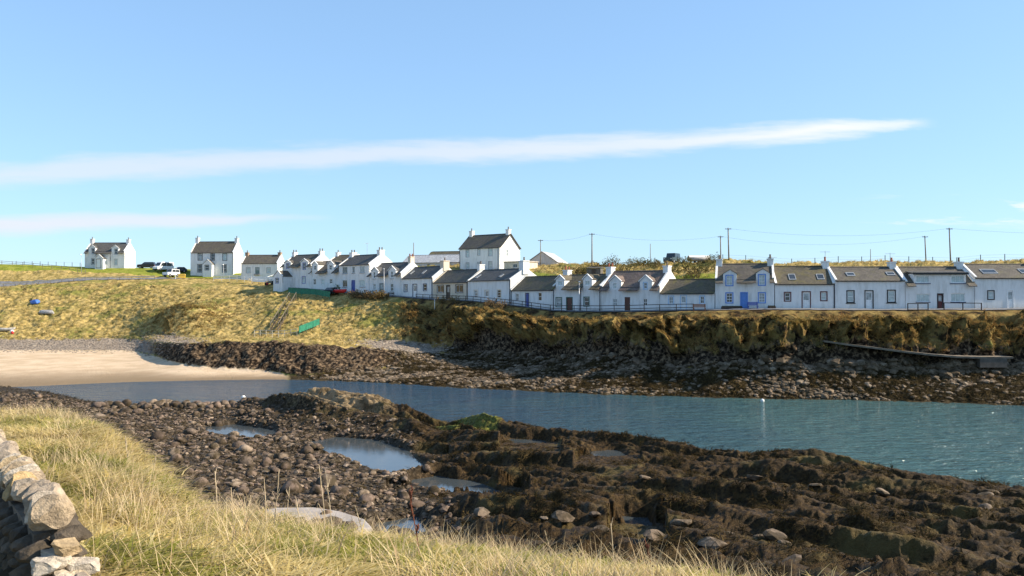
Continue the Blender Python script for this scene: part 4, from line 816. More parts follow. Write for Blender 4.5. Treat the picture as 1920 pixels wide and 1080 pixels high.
def scatter(name, pts, rots, scls, ids, protos, material, kind='stuff', label=None):
    me = bpy.data.meshes.new(name); me.vertices.add(len(pts)); me.vertices.foreach_set('co', np.asarray(pts, np.float32).reshape(-1))
    a = me.attributes.new('rot', 'FLOAT_VECTOR', 'POINT'); a.data.foreach_set('vector', np.asarray(rots, np.float32).reshape(-1))
    a = me.attributes.new('scl', 'FLOAT_VECTOR', 'POINT'); a.data.foreach_set('vector', np.asarray(scls, np.float32).reshape(-1))
    a = me.attributes.new('pid', 'INT', 'POINT'); a.data.foreach_set('value', np.asarray(ids, np.int32))
    o = link(name, me, material); ng = bpy.data.node_groups.new(name, 'GeometryNodeTree')
    ng.interface.new_socket('Geometry', in_out='INPUT', socket_type='NodeSocketGeometry'); ng.interface.new_socket('Geometry', in_out='OUTPUT', socket_type='NodeSocketGeometry')
    gi = ng.nodes.new('NodeGroupInput'); go = ng.nodes.new('NodeGroupOutput'); jn = ng.nodes.new('GeometryNodeJoinGeometry')
    def na(n, t): x = ng.nodes.new('GeometryNodeInputNamedAttribute'); x.data_type = t; x.inputs[0].default_value = n; return x
    nr, ns_, ni = na('rot', 'FLOAT_VECTOR'), na('scl', 'FLOAT_VECTOR'), na('pid', 'INT')
    for k, me_p in enumerate(protos):
        po = bpy.data.objects.new(name+'_kind', me_p)
        oi = ng.nodes.new('GeometryNodeObjectInfo'); oi.inputs[0].default_value = po
        cmp = ng.nodes.new('FunctionNodeCompare'); cmp.data_type = 'INT'; cmp.operation = 'EQUAL'; ng.links.new(ni.outputs[0], cmp.inputs[2]); cmp.inputs[3].default_value = k
        ip = ng.nodes.new('GeometryNodeInstanceOnPoints'); ng.links.new(gi.outputs[0], ip.inputs[0]); ng.links.new(cmp.outputs[0], ip.inputs['Selection']); ng.links.new(oi.outputs['Geometry'], ip.inputs['Instance'])
        ng.links.new(nr.outputs[0], ip.inputs['Rotation']); ng.links.new(ns_.outputs[0], ip.inputs['Scale']); ng.links.new(ip.outputs[0], jn.inputs[0])
    ng.links.new(jn.outputs[0], go.inputs[0]); md = o.modifiers.new('scatter', 'NODES'); md.node_group = ng
    tag(o, label, kind=kind); return o
def pick(P, w, n, rng=RNG):
    """random points on a grid surface, weighted by w and cell area; returns positions and normals"""
    nr, nc = P.shape[:2]; a = P[:-1, 1:]-P[:-1, :-1]; b = P[1:, :-1]-P[:-1, :-1]; cr = np.cross(a, b); ar = np.linalg.norm(cr, axis=2); ww = (ar*w[:-1, :-1]).reshape(-1); cw = np.cumsum(ww)
    i = np.searchsorted(cw, rng.random(n)*cw[-1]); i = np.clip(i, 0, len(ww)-1); r, c = np.divmod(i, nc-1); u, v = rng.random((2, n)); p = P[r, c]+a[r, c]*u[:, None]+b[r, c]*v[:, None]
    nn_ = cr[r, c]/(ar[r, c][:, None]+1e-9); nn_[nn_[:, 2] < 0] *= -1; return p, nn_
def eulers(nrm_, k, rng=RNG):
    out = np.zeros((len(nrm_), 3)); Zv = Vector((0, 0, 1)); sp = rng.random(len(nrm_))*2*PI
    for i, n in enumerate(nrm_):
        v = (Zv*(1-k)+Vector(n)*k).normalized(); q = Zv.rotation_difference(v) @ Matrix.Rotation(sp[i], 3, 'Z').to_quaternion(); out[i] = q.to_euler()
    return out
def in_view(px, lo=-60, hi=1980): return ((px > lo)&(px < hi)).astype(float)
FV = np.ones_like(FD)*in_view(fpx, -150, 2070)[None, :]; NV = np.ones_like(ND)*in_view(npx, -180, 2100)[None, :]; NVG = np.ones_like(ND)*in_view(npx, -520, 2350)[None, :]
PXN = npx[None, :]*np.ones_like(ND); PXF = fpx[None, :]*np.ones_like(FD)

# single boulders, the ones that show largest on the near shore
BM = [rock_mesh('boulder', 100+k, 2, .7, .72, ST_FIELD) for k in range(7)]; BP = [rock_mesh('pale_boulder', 200+k, 2, 1.3, .45, ST_PALE, 14, .5) for k in range(5)]
for me in BM: me.shade_smooth()
taken = []
def boulder(x, y, s, meshes, label, group, sink=.35, name='boulder'):
    me = random.choice(meshes); o = bpy.data.objects.new(name, me); COL.objects.link(o); o.location = (x, y, znear(x, y)+s*(.55-sink)); o.rotation_euler = (random.uniform(-.3, .3), random.uniform(-.3, .3), random.uniform(0, 6.3)); o.scale = (s*random.uniform(.9, 1.2), s*random.uniform(.85, 1.1), s*random.uniform(.85, 1.2))
    tag(o, label, 'boulder', group); taken.append((x, y, s)); return o
k = 0; px = 192
while px < 490:                                         # the rough row of big boulders at the water's edge
    for lane in (0, 1):
        d = 74.3-1.6*lane+random.uniform(-.5, .5); p = px+lane*9+random.uniform(-4, 4); boulder(xat(p, d), d, random.uniform(.42, .72) if lane == 0 else random.uniform(.32, .58), BM, 'rounded grey brown boulder in the row along the near water edge', 'row of boulders at the water edge')
    px += random.uniform(13, 19)
fw = fieldm*(1-sstep(tcol, 7.6, 8.2))*sstep(tcol, 4.6, 5.0)*NV
def far_from(x, y, s): return all((x-a)**2+(y-b)**2 > (s+c)**2*.5 for a, b, c in taken)
def in_pool(x, y): return any(seg_dist(np.array([x]), np.array([y]), poly)[0] < .2 for _, poly in pool_polys)
pts, _ = pick(NP2, fw*(1+1.6*sstep(PXN, 450, 800)*(1-sstep(ND, 40, 52))), 900); n = 0
for p in pts:
    s = abs(random.gauss(.30, .09))+.10
    if far_from(p[0], p[1], s) and not in_pool(p[0], p[1]):
        boulder(p[0], p[1], s, BM, 'brown stone lying on the weedy cobble shore left of the rock ridge', 'loose stones on the cobble shore', .3); n += 1
    if n >= 170: break
pw = rockm*NV*np.exp(-((ND-(27+0*ND))/4.5)**2)*sstep(PXN, 820, 900)*(1-sstep(PXN, 1420, 1560)); pts, _ = pick(NP2, pw, 400); n = 0
for p in pts:
    s = abs(random.gauss(.22, .12))+.12
    if far_from(p[0], p[1], s): boulder(p[0], p[1], s, BP, 'pale angular stone at the foot of the grass bank', 'pale stones below the grass bank', .3); n += 1
    if n >= 18: break
pw = rockm*NV*np.exp(-((ND-36)/9)**2)*sstep(PXN, 1050, 1200); pts, _ = pick(NP2, pw, 300); n = 0
for p in pts:
    s = abs(random.gauss(.24, .10))+.12
    if far_from(p[0], p[1], s): boulder(p[0], p[1], s, BP, 'pale stone lodged among the dark seaweed ledges', 'pale stones among the weed ledges', .35); n += 1
    if n >= 12: break
# countless smaller stones
SM = [rock_mesh('stone', 300+k, 1, .8, .7, ST_FIELD) for k in range(6)]
n = 13000; p, nr_ = pick(NP2, fw, n); ok = np.array([not in_pool(a[0], a[1]) for a in p]); p, nr_ = p[ok], nr_[ok]; s = np.abs(RNG.normal(.08, .07, len(p)))+.05
scatter('cobbles', p+np.array([0, 0, .02]), eulers(nr_, .3), np.stack([s*1.2, s, s*.9], 1), RNG.integers(0, 6, len(p)), SM, ST_FIELD, label='small dark cobbles covering the near shore')
SF = [rock_mesh('stone', 330+k, 1, .8, .7, ST_FAR) for k in range(6)]; SPB = [rock_mesh('stone', 350+k, 1, .8, .6, ST_PEB) for k in range(4)]
wf = FM['weed']*(FP[..., 2] > .05)*FV*(.25+1.2*sstep(fbm(FP*np.array([.4, 1, 1]), .35, 3, .5, 77), -.1, .25)); wf = wf*sstep(PXF, 540, 640); p, nr_ = pick(FP, wf, 8500); s = np.abs(RNG.normal(.12, .11, len(p)))+.07
scatter('beach_boulders', p, eulers(nr_, .3), np.stack([s*1.25, s, s*.85], 1), RNG.integers(0, 6, len(p)), SF, ST_FAR, label='stones strewn along the far water edge')
wf = np.exp(-((ft[:, None]-3.0)/.25)**2)*FV*sstep(PXF, 880, 960)*(.3+sstep(PXF, 1300, 1500)); p, nr_ = pick(FP, wf, 900); s = np.abs(RNG.normal(.26, .18, len(p)))+.12
scatter('cliff_foot_boulders', p, eulers(nr_, .3), np.stack([s*1.25, s, s*.85], 1), RNG.integers(0, 6, len(p)), SF, ST_FAR, label='larger boulders along the foot of the far cliff')
p, nr_ = pick(FP, FM['peb']*FV, 5000); s = np.abs(RNG.normal(.12, .05, len(p)))+.06
scatter('shingle', p, eulers(nr_, .3), np.stack([s*1.3, s, s*.8], 1), RNG.integers(0, 4, len(p)), SPB, ST_PEB, label='grey shingle at the top of the beach')

# vegetation tufts
def tuft(name, n, h, spread, lean, w, seed, m, droop=.5, seg=3):
    rr = random.Random(seed); V_, F_, T_ = [], [], []
    for k in range(n):
        a = rr.uniform(0, 2*PI); r = spread*math.sqrt(rr.random()); x, y = r*math.cos(a), r*math.sin(a); a2 = a+rr.gauss(0, .9); ln = lean*rr.uniform(.3, 1.3); hh = h*rr.uniform(.55, 1.2); ww = w*rr.uniform(.6, 1.3)
        sx_, sy_ = -math.sin(a2)*ww/2, math.cos(a2)*ww/2; i = len(V_); tt = rr.random()
        for s in range(seg+1):
            t = s/seg; out = ln*hh*(t**1.6); z = hh*t*(1-droop*.5*t*ln); f = 1-t*.9
            V_ += [(x+math.cos(a2)*out-sx_*f, y+math.sin(a2)*out-sy_*f, z), (x+math.cos(a2)*out+sx_*f, y+math.sin(a2)*out+sy_*f, z)]; T_ += [tt, tt]
        for s in range(seg): F_.append((i+2*s, i+2*s+1, i+2*s+3, i+2*s+2))
    me = bpy.data.meshes.new(name); me.from_pydata(V_, [], F_); me.materials.append(m); at = me.attributes.new('tint', 'FLOAT', 'POINT'); at.data.foreach_set('value', T_); me.shade_smooth(); return me
def blade_mat(name, a, b_, c, patch, patch_col, amount=.8):
    m = bpy.data.materials.new(name); m.use_nodes = True; nt = m.node_tree; b = nt.nodes['Principled BSDF']; b.inputs['Roughness'].default_value = .8; b.inputs['Specular IOR Level'].default_value = .08
    g = N(nt, 'ShaderNodeNewGeometry'); oi = N(nt, 'ShaderNodeObjectInfo'); t = attr(nt, 'tint')
    col = ramp(nt, t, [(0, a), (.5, b_), (1, c)]); f = smooth(nt, math_n(nt, 'ADD', noise(nt, g.outputs['Position'], patch, 4, .6), math_n(nt, 'MULTIPLY_ADD', oi.outputs['Random'], .22, -.11)), .46, .60)
    col = mixc(nt, math_n(nt, 'MULTIPLY', f, amount), col, patch_col); L(nt, col, b.inputs['Base Color'])
    tr = N(nt, 'ShaderNodeBsdfTranslucent'); L(nt, col, tr.inputs[0]); ms = N(nt, 'ShaderNodeMixShader'); ms.inputs[0].default_value = .28; L(nt, b.outputs[0], ms.inputs[1]); L(nt, tr.outputs[0], ms.inputs[2]); L(nt, ms.outputs[0], nt.nodes['Material Output'].inputs[0]); return m
GB = blade_mat('bank_grass_blades', (.30, .22, .065), (.50, .385, .15), (.60, .49, .25), .45, (.165, .175, .02), .9)
GD = blade_mat('dry_grass_stems', (.50, .39, .22), (.64, .52, .32), (.38, .25, .14), .8, (.50, .38, .20), .4)
GF = blade_mat('hill_grass_blades', (.30, .225, .085), (.46, .35, .145), (.54, .42, .20), .10, (.22, .19, .055), .55)
GC = blade_mat('cliff_bracken_blades', (.13, .08, .028), (.36, .25, .085), (.30, .14, .05), .22, (.24, .18, .05), .6)
GW = blade_mat('seaweed_fronds', (.022, .015, .007), (.055, .038, .016), (.11, .075, .025), .45, (.03, .022, .010), .7)
T1 = [tuft('grass_tuft', 40, .085, .19, 1.9, .012, 400+k, GB) for k in range(5)]
gw = grassm*NVG*(1-sstep(ND, 24, 27))*sstep(ND, 3.0, 3.6)/np.maximum(ND, 4)**.6; p, nr_ = pick(NP2, gw, 20000); s = RNG.uniform(.6, 1.35, len(p))*(1+.02*p[:, 1])*(.5+1.1*sstep(fbm(p, 1.1, 3, .55, 101), -.25, .3))
scatter('bank_grass', p-np.array([0, 0, .015]), eulers(nr_, .4), np.stack([s*1.25, s*1.25, s*.85], 1), RNG.integers(0, 5, len(p)), T1, GB, label='straw coloured and green grass on the near bank')
T2 = [tuft('dry_tuft', 16, .33, .16, 1.1, .008, 420+k, GD, .3) for k in range(4)]
dens = sstep(fbm(NP, .30, 3, .5, 83), -.02, .3); gw2 = grassm*NVG*(dens+2.0*np.exp(-((tcol-3.1)/.22)**2)+.9*np.exp(-((PXN-330)/200)**2))*(1-sstep(ND, 23, 26))*sstep(ND, 4.5, 6)/np.maximum(ND, 5)**.5
p, nr_ = pick(NP2, gw2, 2600); s = RNG.uniform(.55, 1.25, len(p))
scatter('dry_grass', p, eulers(nr_, .2), np.stack([s, s, s], 1), RNG.integers(0, 4, len(p)), T2, GD, label='pale dead grass stems standing over the bank')
T3 = [tuft('hill_tuft', 26, .55, .32, 1.0, .06, 440+k, GF, .6, 2) for k in range(4)]; T4 = [tuft('bracken_tuft', 24, .55, .40, 1.2, .09, 460+k, GC, .9, 2) for k in range(4)]
p, nr_ = pick(FP, FM['grass']*FV*(FP[..., 1] < 260)*(1-sstep(ft, 6.45, 6.75)*(1-sstep(ft, 9, 9.5)))[:, None], 15000); s = RNG.uniform(.5, 1.2, len(p))
scatter('hill_grass', p-np.array([0, 0, .03]), eulers(nr_, .6), np.stack([s*1.2, s*1.2, s*.8], 1), RNG.integers(0, 4, len(p)), T3, GF, label='rough winter grass on the far slope')
hump = np.clip(bump(365, 160, 1, 55, 9)+bump(330, 165, .8, 40, 8), 0, 1)
p, nr_ = pick(FP, (FM['cliff']*(1-nearhouse)+1.2*hump)*FV*sstep(fbm(FP, .45, 3, .5, 95), -.2, .2), 11000); s = RNG.uniform(.3, .75, len(p))
scatter('cliff_vegetation', p-np.array([0, 0, .03]), eulers(nr_, .7), np.stack([s*1.1, s*1.1, s*.7], 1), RNG.integers(0, 4, len(p)), T4, GC, label='brown bracken and grass hanging on the far cliff')
T5 = [tuft('seaweed_tuft', 22, .16, .22, 2.2, .045, 480+k, GW, 1.0, 2) for k in range(4)]
ww_ = rockm*NV*(NP2[..., 2] > .1)*sstep(fbm(NP2, .5, 3, .5, 91)+.25*np.clip(1-nn[..., 2], 0, 1), -.06, .2)*np.clip(1-1.6*islm, 0, 1)*(1-greenm); pm_ = np.minimum.reduce([seg_dist(NP2[..., 0], NP2[..., 1], q) for _, q in pool_polys]); ww_ = ww_*(pm_ > .5)+.22*fieldm*(pm_ > .5)*NV; p, nr_ = pick(NP2, ww_, 18000); s = RNG.uniform(.4, 1.0, len(p))
scatter('seaweed', p, eulers(nr_, .9), np.stack([s, s, s*.8], 1), RNG.integers(0, 4, len(p)), T5, GW, label='dark brown seaweed draped over the near rocks')
ww_ = FM['weed']*FV*(FP[..., 2] > .05); p, nr_ = pick(FP, ww_*sstep(PXF, 540, 640)*sstep(fbm(FP*np.array([.4, 1, 1]), .35, 3, .5, 77), .1, -.15), 5000); s = RNG.uniform(1.0, 2.2, len(p))
scatter('far_seaweed', p, eulers(nr_, .9), np.stack([s, s, s*.8], 1), RNG.integers(0, 4, len(p)), T5, GW, label='dark seaweed along the far tide line')

# tall dead weed stalks along the bank edge
def stalk(px, d, top_y, label, cat_group, m, dock=False):
    x = xat(px, d); z = znear(x, d); h = max(.35, zat(top_y, d)-z); rr = random.Random(int(px*7)); o = thing('dock_plant' if dock else 'weed_stalk', (x, d, z-.04), 0, label, 'plant', cat_group)
    st = MB(); p = Vector((0, 0, 0)); ln = Vector((rr.uniform(-.28, .28), rr.uniform(-.2, .2), 1)); pts_ = [p]
    for k in range(5): p = p+(ln+Vector((rr.uniform(-.06, .06), rr.uniform(-.06, .06), 0)))*h/5; pts_.append(p)
    for a, b in zip(pts_, pts_[1:]): st.tube(a, b, .007, .0055, 5, False)
    st.build('stem', m, o)
    for k in range(7 if dock else 4):
        t = rr.uniform(.4, .95); q = pts_[0].lerp(pts_[-1], t); a = rr.uniform(0, 6.3); e = q+Vector((math.cos(a)*.09, math.sin(a)*.09, rr.uniform(.12, .28)))*h*(.7 if not dock else .45)
        br = MB().tube(q, e, .0055, .0035, 4, False)
        if dock:
            for j in range(7): c = q.lerp(e, .2+j*.12); br.tube(c, c+Vector((rr.uniform(-.02, .02), rr.uniform(-.02, .02), .025)), .010, .004, 4)
        br.build('branch', m, o)
STALK = mat('dead_stalk', (.50, .40, .27), .8, .3, 8); DOCK = mat('dock_seed_stem', (.16, .055, .03), .8, .3, 8)
for px, d, ty in ((410, 12.2, 880), (440, 11.0, 905), (468, 12.6, 925), (500, 12.0, 893), (513, 11.2, 876), (538, 12.3, 905), (566, 11.8, 930), (612, 10.6, 862), (628, 11.2, 885), (244, 13.5, 812), (285, 14.0, 845), (690, 11.0, 940), (1040, 10.6, 985), (1152, 10.5, 975)):
    stalk(px, d, ty, 'tall pale dead weed stalk on the edge of the grass bank', 'dead weed stalks', STALK)
stalk(789, 8.6, 905, 'tall red brown dock stem standing left of centre in the foreground', 'dock stems', DOCK, True)
stalk(1232, 9.9, 1005, 'short red brown dock stem at the right end of the grass bank', 'dock stems', DOCK, True)
# flat grey slab below the bank
def slab():
    z = 2.65; pts = [(470, 958), (520, 951), (590, 950), (640, 957), (685, 974), (700, 990), (640, 1002), (560, 1000), (480, 985)]; base = [(xat(a, ydist(b, z)), ydist(b, z)) for a, b in pts]
    n = len(base); m = MB(); m.v = [(x, y, z+.04*math.sin(x*2)) for x, y in base]+[(x*1.0, y, z-1.2) for x, y in base]; m.f = [tuple(range(n))]+[(k, n+k, n+(k+1) % n, (k+1) % n) for k in range(n)]
    o = m.build('stone_slab', mat('grey_slab', (.33, .29, .26), .85, .2, 1.6, .25, .5, 9)); md = o.modifiers.new('edge', 'BEVEL'); md.width = .09; md.segments = 2; tag(o, 'large flat grey stone slab just below the grass bank', 'slab')
slab()

# ---------------------------------------------------------------- the broken dry stone wall at the left
def stone_wall():
    p0 = Vector((-2.74, 4.98, 0)); dirv = Vector((-2.03, 2.6, 0)).normalized(); nv = Vector((dirv.y, -dirv.x, 0)); ang = math.atan2(dirv.y, dirv.x); gz = znear(p0.x, p0.y)
    o = thing('stone_wall', (p0.x, p0.y, gz-.15), ang, 'broken dry stone wall with rounded cope stones at the left edge', 'wall'); top = 9.60-gz+.15; wd = .27; rr = random.Random(5)
    variants = [rock_mesh('cope', 500+k, 3, 1.3, .8, ST_WALL, 16, .5) for k in range(6)]
    faces_ = [rock_mesh('face', 520+k, 2, 1.0, .8, ST_FACE_SHADE) for k in range(5)]
    def put(name, x, y, z, sx_, sy_, sz_, rx=0, ry=0, rz=0):
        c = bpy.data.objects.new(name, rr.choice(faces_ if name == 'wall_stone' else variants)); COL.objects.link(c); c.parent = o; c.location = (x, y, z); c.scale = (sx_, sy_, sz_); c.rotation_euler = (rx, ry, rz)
    MB().box(.15, -wd*.36, -.5, 9, wd*.36, top-.05).build('core', mat('wall_rubble', (.16, .13, .10), .95, .4, 6, .2, .8, 10), o)
    x = .0; k = 0
    while x < 9:
        t = rr.uniform(.05, .12) if k else .11
        put('cope_stone', x+t*.9, rr.uniform(-.02, .02), top+.05+rr.uniform(-.02, .03), t*1.05, wd*.60*rr.uniform(.95, 1.1), .135*rr.uniform(.95, 1.2), rr.uniform(-.1, .1), rr.uniform(-.3, -.1), rr.uniform(-.12, .12)); x += t*1.5; k += 1
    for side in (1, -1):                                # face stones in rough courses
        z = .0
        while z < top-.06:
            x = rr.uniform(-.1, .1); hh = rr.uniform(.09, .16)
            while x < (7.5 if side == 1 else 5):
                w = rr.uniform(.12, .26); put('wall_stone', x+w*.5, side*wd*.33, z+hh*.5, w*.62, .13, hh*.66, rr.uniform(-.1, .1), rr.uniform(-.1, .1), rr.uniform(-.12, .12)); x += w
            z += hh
    for (x, y, z, s) in ((-.06, .02, top-.10, .17), (-.20, -.06, top-.22, .19), (-.16, .12, top-.30, .16), (-.34, .02, top-.36, .20), (-.30, -.12, top-.46, .16), (-.48, .06, top-.52, .21), (-.46, -.13, top-.60, .17), (-.62, -.02, top-.66, .19), (-.28, .14, top-.52, .17), (-.72, .10, top-.74, .18), (-.12, -.1, top-.4, .2), (-.08, .1, top-.55, .2), (-.85, -.04, top-.85, .2)):
        [put('rubble_stone', x+rr.uniform(-.1, .1), y+rr.uniform(-.08, .08), z+rr.uniform(-.08, .05), s*.58*rr.uniform(.8, 1.3), s*.55, s*.42, rr.uniform(-.3, .3), rr.uniform(-.3, .3), rr.uniform(0, 3)) for _ in range(3)] and put('rubble_stone', x, y, z-.05, s*.7, s*.7, s*.5, rr.uniform(-.3, .3), rr.uniform(-.3, .3), rr.uniform(0, 3))
stone_wall()

# ---------------------------------------------------------------- fences, rails, benches
def fence(name, label, pts, posth, spacing, rails, pm, rm, cat='fence', group=None, postw=.09, railh=.09, raild=.045, panel=None, dz=0.0):
    P = [Vector(p) for p in pts]; o = thing(name, P[0], 0, label, cat, group); org = P[0]
    seg = [(b-a).length for a, b in zip(P, P[1:])]; tot_ = sum(seg); n = max(1, round(tot_/spacing)); loc = []
    for k in range(n+1):
        s = tot_*k/n
        for a, b, l in zip(P, P[1:], seg):
            if s <= l+1e-6: loc.append(a.lerp(b, s/l)); break
            s -= l
    post = None
    for q in loc:
        q = q-org
        c = MB().box(-postw/2, -postw/2, -.4, postw/2, postw/2, posth).build('post', pm, o) if post is None else bpy.data.objects.new('post', post.data)
        if post is None: post = c
        else: COL.objects.link(c); c.parent = o
        c.location = q+Vector((0, 0, dz))
    for a, b in zip(loc, loc[1:]):
        a, b = a-org+Vector((0, 0, dz)), b-org+Vector((0, 0, dz)); off = Vector((0, -postw/2-raild/2-.002, 0))
        for f in rails: MB().bar(a+off+Vector((0, 0, posth*f)), b+off+Vector((0, 0, posth*f)), raild, railh).build('rail', rm, o)
        if panel: MB().quad(a+Vector((0, -postw*.6, .06)), b+Vector((0, -postw*.6, .06)), b+Vector((0, -postw*.6, posth*.97)), a+Vector((0, -postw*.6, posth*.97))).build('panel', panel, o, fix=False).modifiers.new('t', 'SOLIDIFY').thickness = .02
    return o
pts = [gfar(p, rowd(p)-3.3) for p in range(780, 1301, 20)]
fence('railing', 'long dark two rail fence along the cliff top in front of the terrace', pts, 1.0, 2.3, (.96, .52), WOODD, WOODD)
fence('railing', 'short dark rail in front of the cottage with the box dormer', [gfar(p, rowd(p)-3.0) for p in (1702, 1721, 1740)], .95, 1.3, (.95, .15), WOODD, WOODD)
fence('railing', 'sloping handrail right of the dark maroon door', [gfar(p, rowd(p)-2.6) for p in (1770, 1805, 1840)], .95, 2.3, (.95,), WOODD, WOODD)
fence('railing', 'pale low rail along the road on the left slope', [gfar(p, d) for p, d in ((-60, 204.5), (0, 204.5), (60, 204.5), (120, 204.3), (170, 204.2), (220, 203.8), (290, 203.5))], .6, 3.0, (.85,), WOOD, WOODP, railh=.22, dz=.35)
fence('fence', 'post and rail fence climbing the grassy mound at the far left', [gfar(p, d) for p, d in ((-60, 219), (0, 219.5), (60, 219), (120, 217), (160, 214))], 1.1, 3.0, (.9, .5), WOOD, WOOD)
fence('fence', 'white board fence below the two storey house', [gfar(p, d) for p, d in ((400, 198), (435, 196), (472, 193))], 1.0, 2.2, (.95, .6, .25), WOODP, PAINT['white'], railh=.2, dz=.55)
fence('fence', 'taller white panel fence left of the terrace', [gfar(p, d) for p, d in ((473, 191), (497, 188.5), (520, 186))], 1.35, 2.0, (.95, .72, .49, .26), WOOD, PAINT['white'], railh=.28, dz=.5)
fence('fence', 'white picket fence climbing past the low stone chimney cottage', [gfar(p, d) for p, d in ((476, 199), (497, 201), (515, 203))], 1.0, 1.0, (.9, .4), PAINT['white'], PAINT['white'])
fence('fence', 'green mesh fence at the top of the wooden steps', [gfar(p, d) for p, d in ((541, 172.5), (565, 169.5), (590, 167), (618, 163.5))], 1.15, 2.3, (.97,), GREENP, GREENP, panel=GREENP, dz=.5)
fence('fence', 'small green panel fence at the bottom of the wooden steps', [gfar(561, 139.0, .45), gfar(599, 145.5, .45)], 1.15, 2.2, (.97,), GREENP, GREENP, panel=GREENP)
fence('fence', 'low pale timber fence round the terrace below the steps', [gfar(p, d) for p, d in ((477, 141), (500, 140.3), (530, 139.6), (557, 139))], .9, 1.2, (.9, .35), WOODP, WOODP, dz=.4)
pts = [gfar(p, 150+(p-1270)*-.008) for p in range(1270, 1960, 30)]
fence('fence', 'thin post and wire fence along the skyline behind the right cottages', pts, 1.15, 4.0, (.9, .5), WOODD, STEEL, railh=.02, raild=.02)
fence('fence', 'thin post fence on the skyline left of the leftmost cottage', [gfar(p, 236) for p in (30, 70, 110, 150)], 1.2, 2.4, (.9,), WOODD, STEEL, railh=.02, raild=.02)
def steps():
    top, bot = gfar(549, 167.5, .6), gfar(514, 143.0, .6); o = thing('wooden_steps', bot, 0, 'dark wooden steps with handrails descending the slope below the green fence', 'steps'); v = top-bot; n = 24; sd_ = Vector((v.y, -v.x, 0)).normalized()
    for s in (-1, 1):
        e = sd_*.65*s; MB().bar(e+Vector((0, 0, -.1)), e+v+Vector((0, 0, -.1)), .07, .3).build('stringer', WOODD, o); MB().bar(e+Vector((0, 0, 1.0)), e+v+Vector((0, 0, 1.0)), .07, .09).build('handrail', WOOD, o)
        for k in range(9): q = e+v*(k/8); MB().box(q.x-.04, q.y-.04, q.z-.9, q.x+.04, q.y+.04, q.z+1.0).build('post', WOOD, o)
    for k in range(n): q = v*((k+.5)/n); MB().bar(q-sd_*.62, q+sd_*.62, .28, .05).build('tread', WOODD, o)
steps()
def bench(px, d, rz, m, label, w=1.3):
    g = gfar(px, d, .02); o = thing('bench', g, rz, label, 'bench', 'benches along the terrace')
    for k in range(3): MB().box(-w/2, -.42+k*.14, .42, w/2, -.31+k*.14, .46).build('seat_slat', m, o)
    for k in range(3): MB().box(-w/2, .02, .54+k*.13, w/2, .05, .64+k*.13).build('back_slat', m, o)
    for s in (-1, 1):
        MB().box(s*w*.44-.04, -.40, 0, s*w*.44+.04, -.33, .42).build('leg', m, o); MB().box(s*w*.44-.04, .055, 0, s*w*.44+.04, .12, .93).build('leg', m, o); MB().box(s*w*.47-.03, -.42, .62, s*w*.47+.03, .10, .66).build('armrest', m, o)
bench(1411, rowd(1411)-.9, -.05, PAINT['blue'], 'dark blue bench beside the bright blue door'); bench(1311, rowd(1311)-3.3, -.1, mat('bench_teak', (.22, .10, .045), .7), 'brown wooden bench at the right end of the cliff top railing', 1.6); bench(733, rowd(733)-3.0, -.75, WOODD, 'dark bench near the street lamp in front of the dormered cottage', 1.8)
def planter(px, w, label):
    g = gfar(px, rowd(px)-.75, 0); o = thing('planter', g, 0, label, 'planter'); MB().box(-w/2, -.22, 0, w/2, .22, .35).build('trough', WOODD, o); MB().box(-w/2+.05, -.17, .35, w/2-.05, .17, .44).build('soil', mat('soil_plants', (.06, .06, .03), .95), o)
planter(1372, 2.6, 'dark trough under the left window of the bright blue door cottage'); planter(1447, .9, 'short dark trough at the right corner of the bright blue door cottage')
def lamp(px, d, top, label):
    g = gfar(px, d); h = zat(top, d)-g.z; o = thing('street_lamp', g, 0, label, 'street lamp', 'street lamps'); MB().tube((0, 0, -.3), (0, 0, h-.2), .07, .045, 8).build('post', STEEL, o, True)
    MB().tube((0, 0, h-.25), (0, -.35, h-.08), .03, .03, 6).build('arm', STEEL, o); MB().prism([(-.14, 0), (.14, 0), (.10, .14), (-.10, .14)], lambda a, b: (a, -.15, h-.1+b), lambda a, b: (a, -.75, h-.1+b)).build('lamp_head', PAINT['white'], o)
lamp(720, rowd(720)-4, 504, 'pale street lamp in front of the narrow dormered cottage'); lamp(1086, rowd(1086)-1.6, 528, 'street lamp in front of the green framed cottage'); lamp(152.5, 214, 477, 'slim street lamp left of the leftmost cottage'); lamp(419, 205, 496, 'thin pale post before the two storey house on the left')
def pole(px, d, top, r=.13, arm=True, lean=0.0, label=''):
    g = gfar(px, d); h = zat(top, d)-g.z; o = thing('utility_pole', g, 0, label, 'pole', 'wooden poles on the skyline'); tp = Vector((lean, 0, h)); MB().tube((0, 0, -.6), tp, r, r*.72, 8).build('shaft', WOOD, o, True)
    if arm:
        MB().box(lean-.55, -.14, h-.28, lean+.55, -.06, h-.18).build('crossarm', WOODD, o)
        for s in (-.45, 0, .45): MB().tube((lean+s, -.10, h-.18), (lean+s, -.10, h-.03), .035, .025, 6).build('insulator', STEEL, o)
    return g+tp
A1 = pole(1110, 156, 437, label='utility pole on the skyline above the brown door cottage'); A2 = pole(1352, 158, 442, lean=-.1, label='shorter of the two poles above the bright blue door cottage'); A3 = pole(1367, 146, 427, lean=-.15, label='taller of the two poles above the bright blue door cottage')
A4 = pole(1737, 156, 442, lean=-.25, label='shorter of the two poles above the box dormer cottage'); A5 = pole(1783, 145, 427, lean=-.25, label='taller of the two poles above the box dormer cottage')
A6 = pole(1013.5, 172, 449, .10, label='pole in front of the grey shed'); A7 = pole(775.5, 172, 455, .10, False, label='bare pole behind the low skylight cottage left of the tall house'); A8 = pole(1219.5, 152, 457, .07, False, label='thin pole behind the sunlit chimney of the brown door cottage'); A9 = pole(1632.5, 150, 467, .07, False, label='thin pole above the black framed cottage')
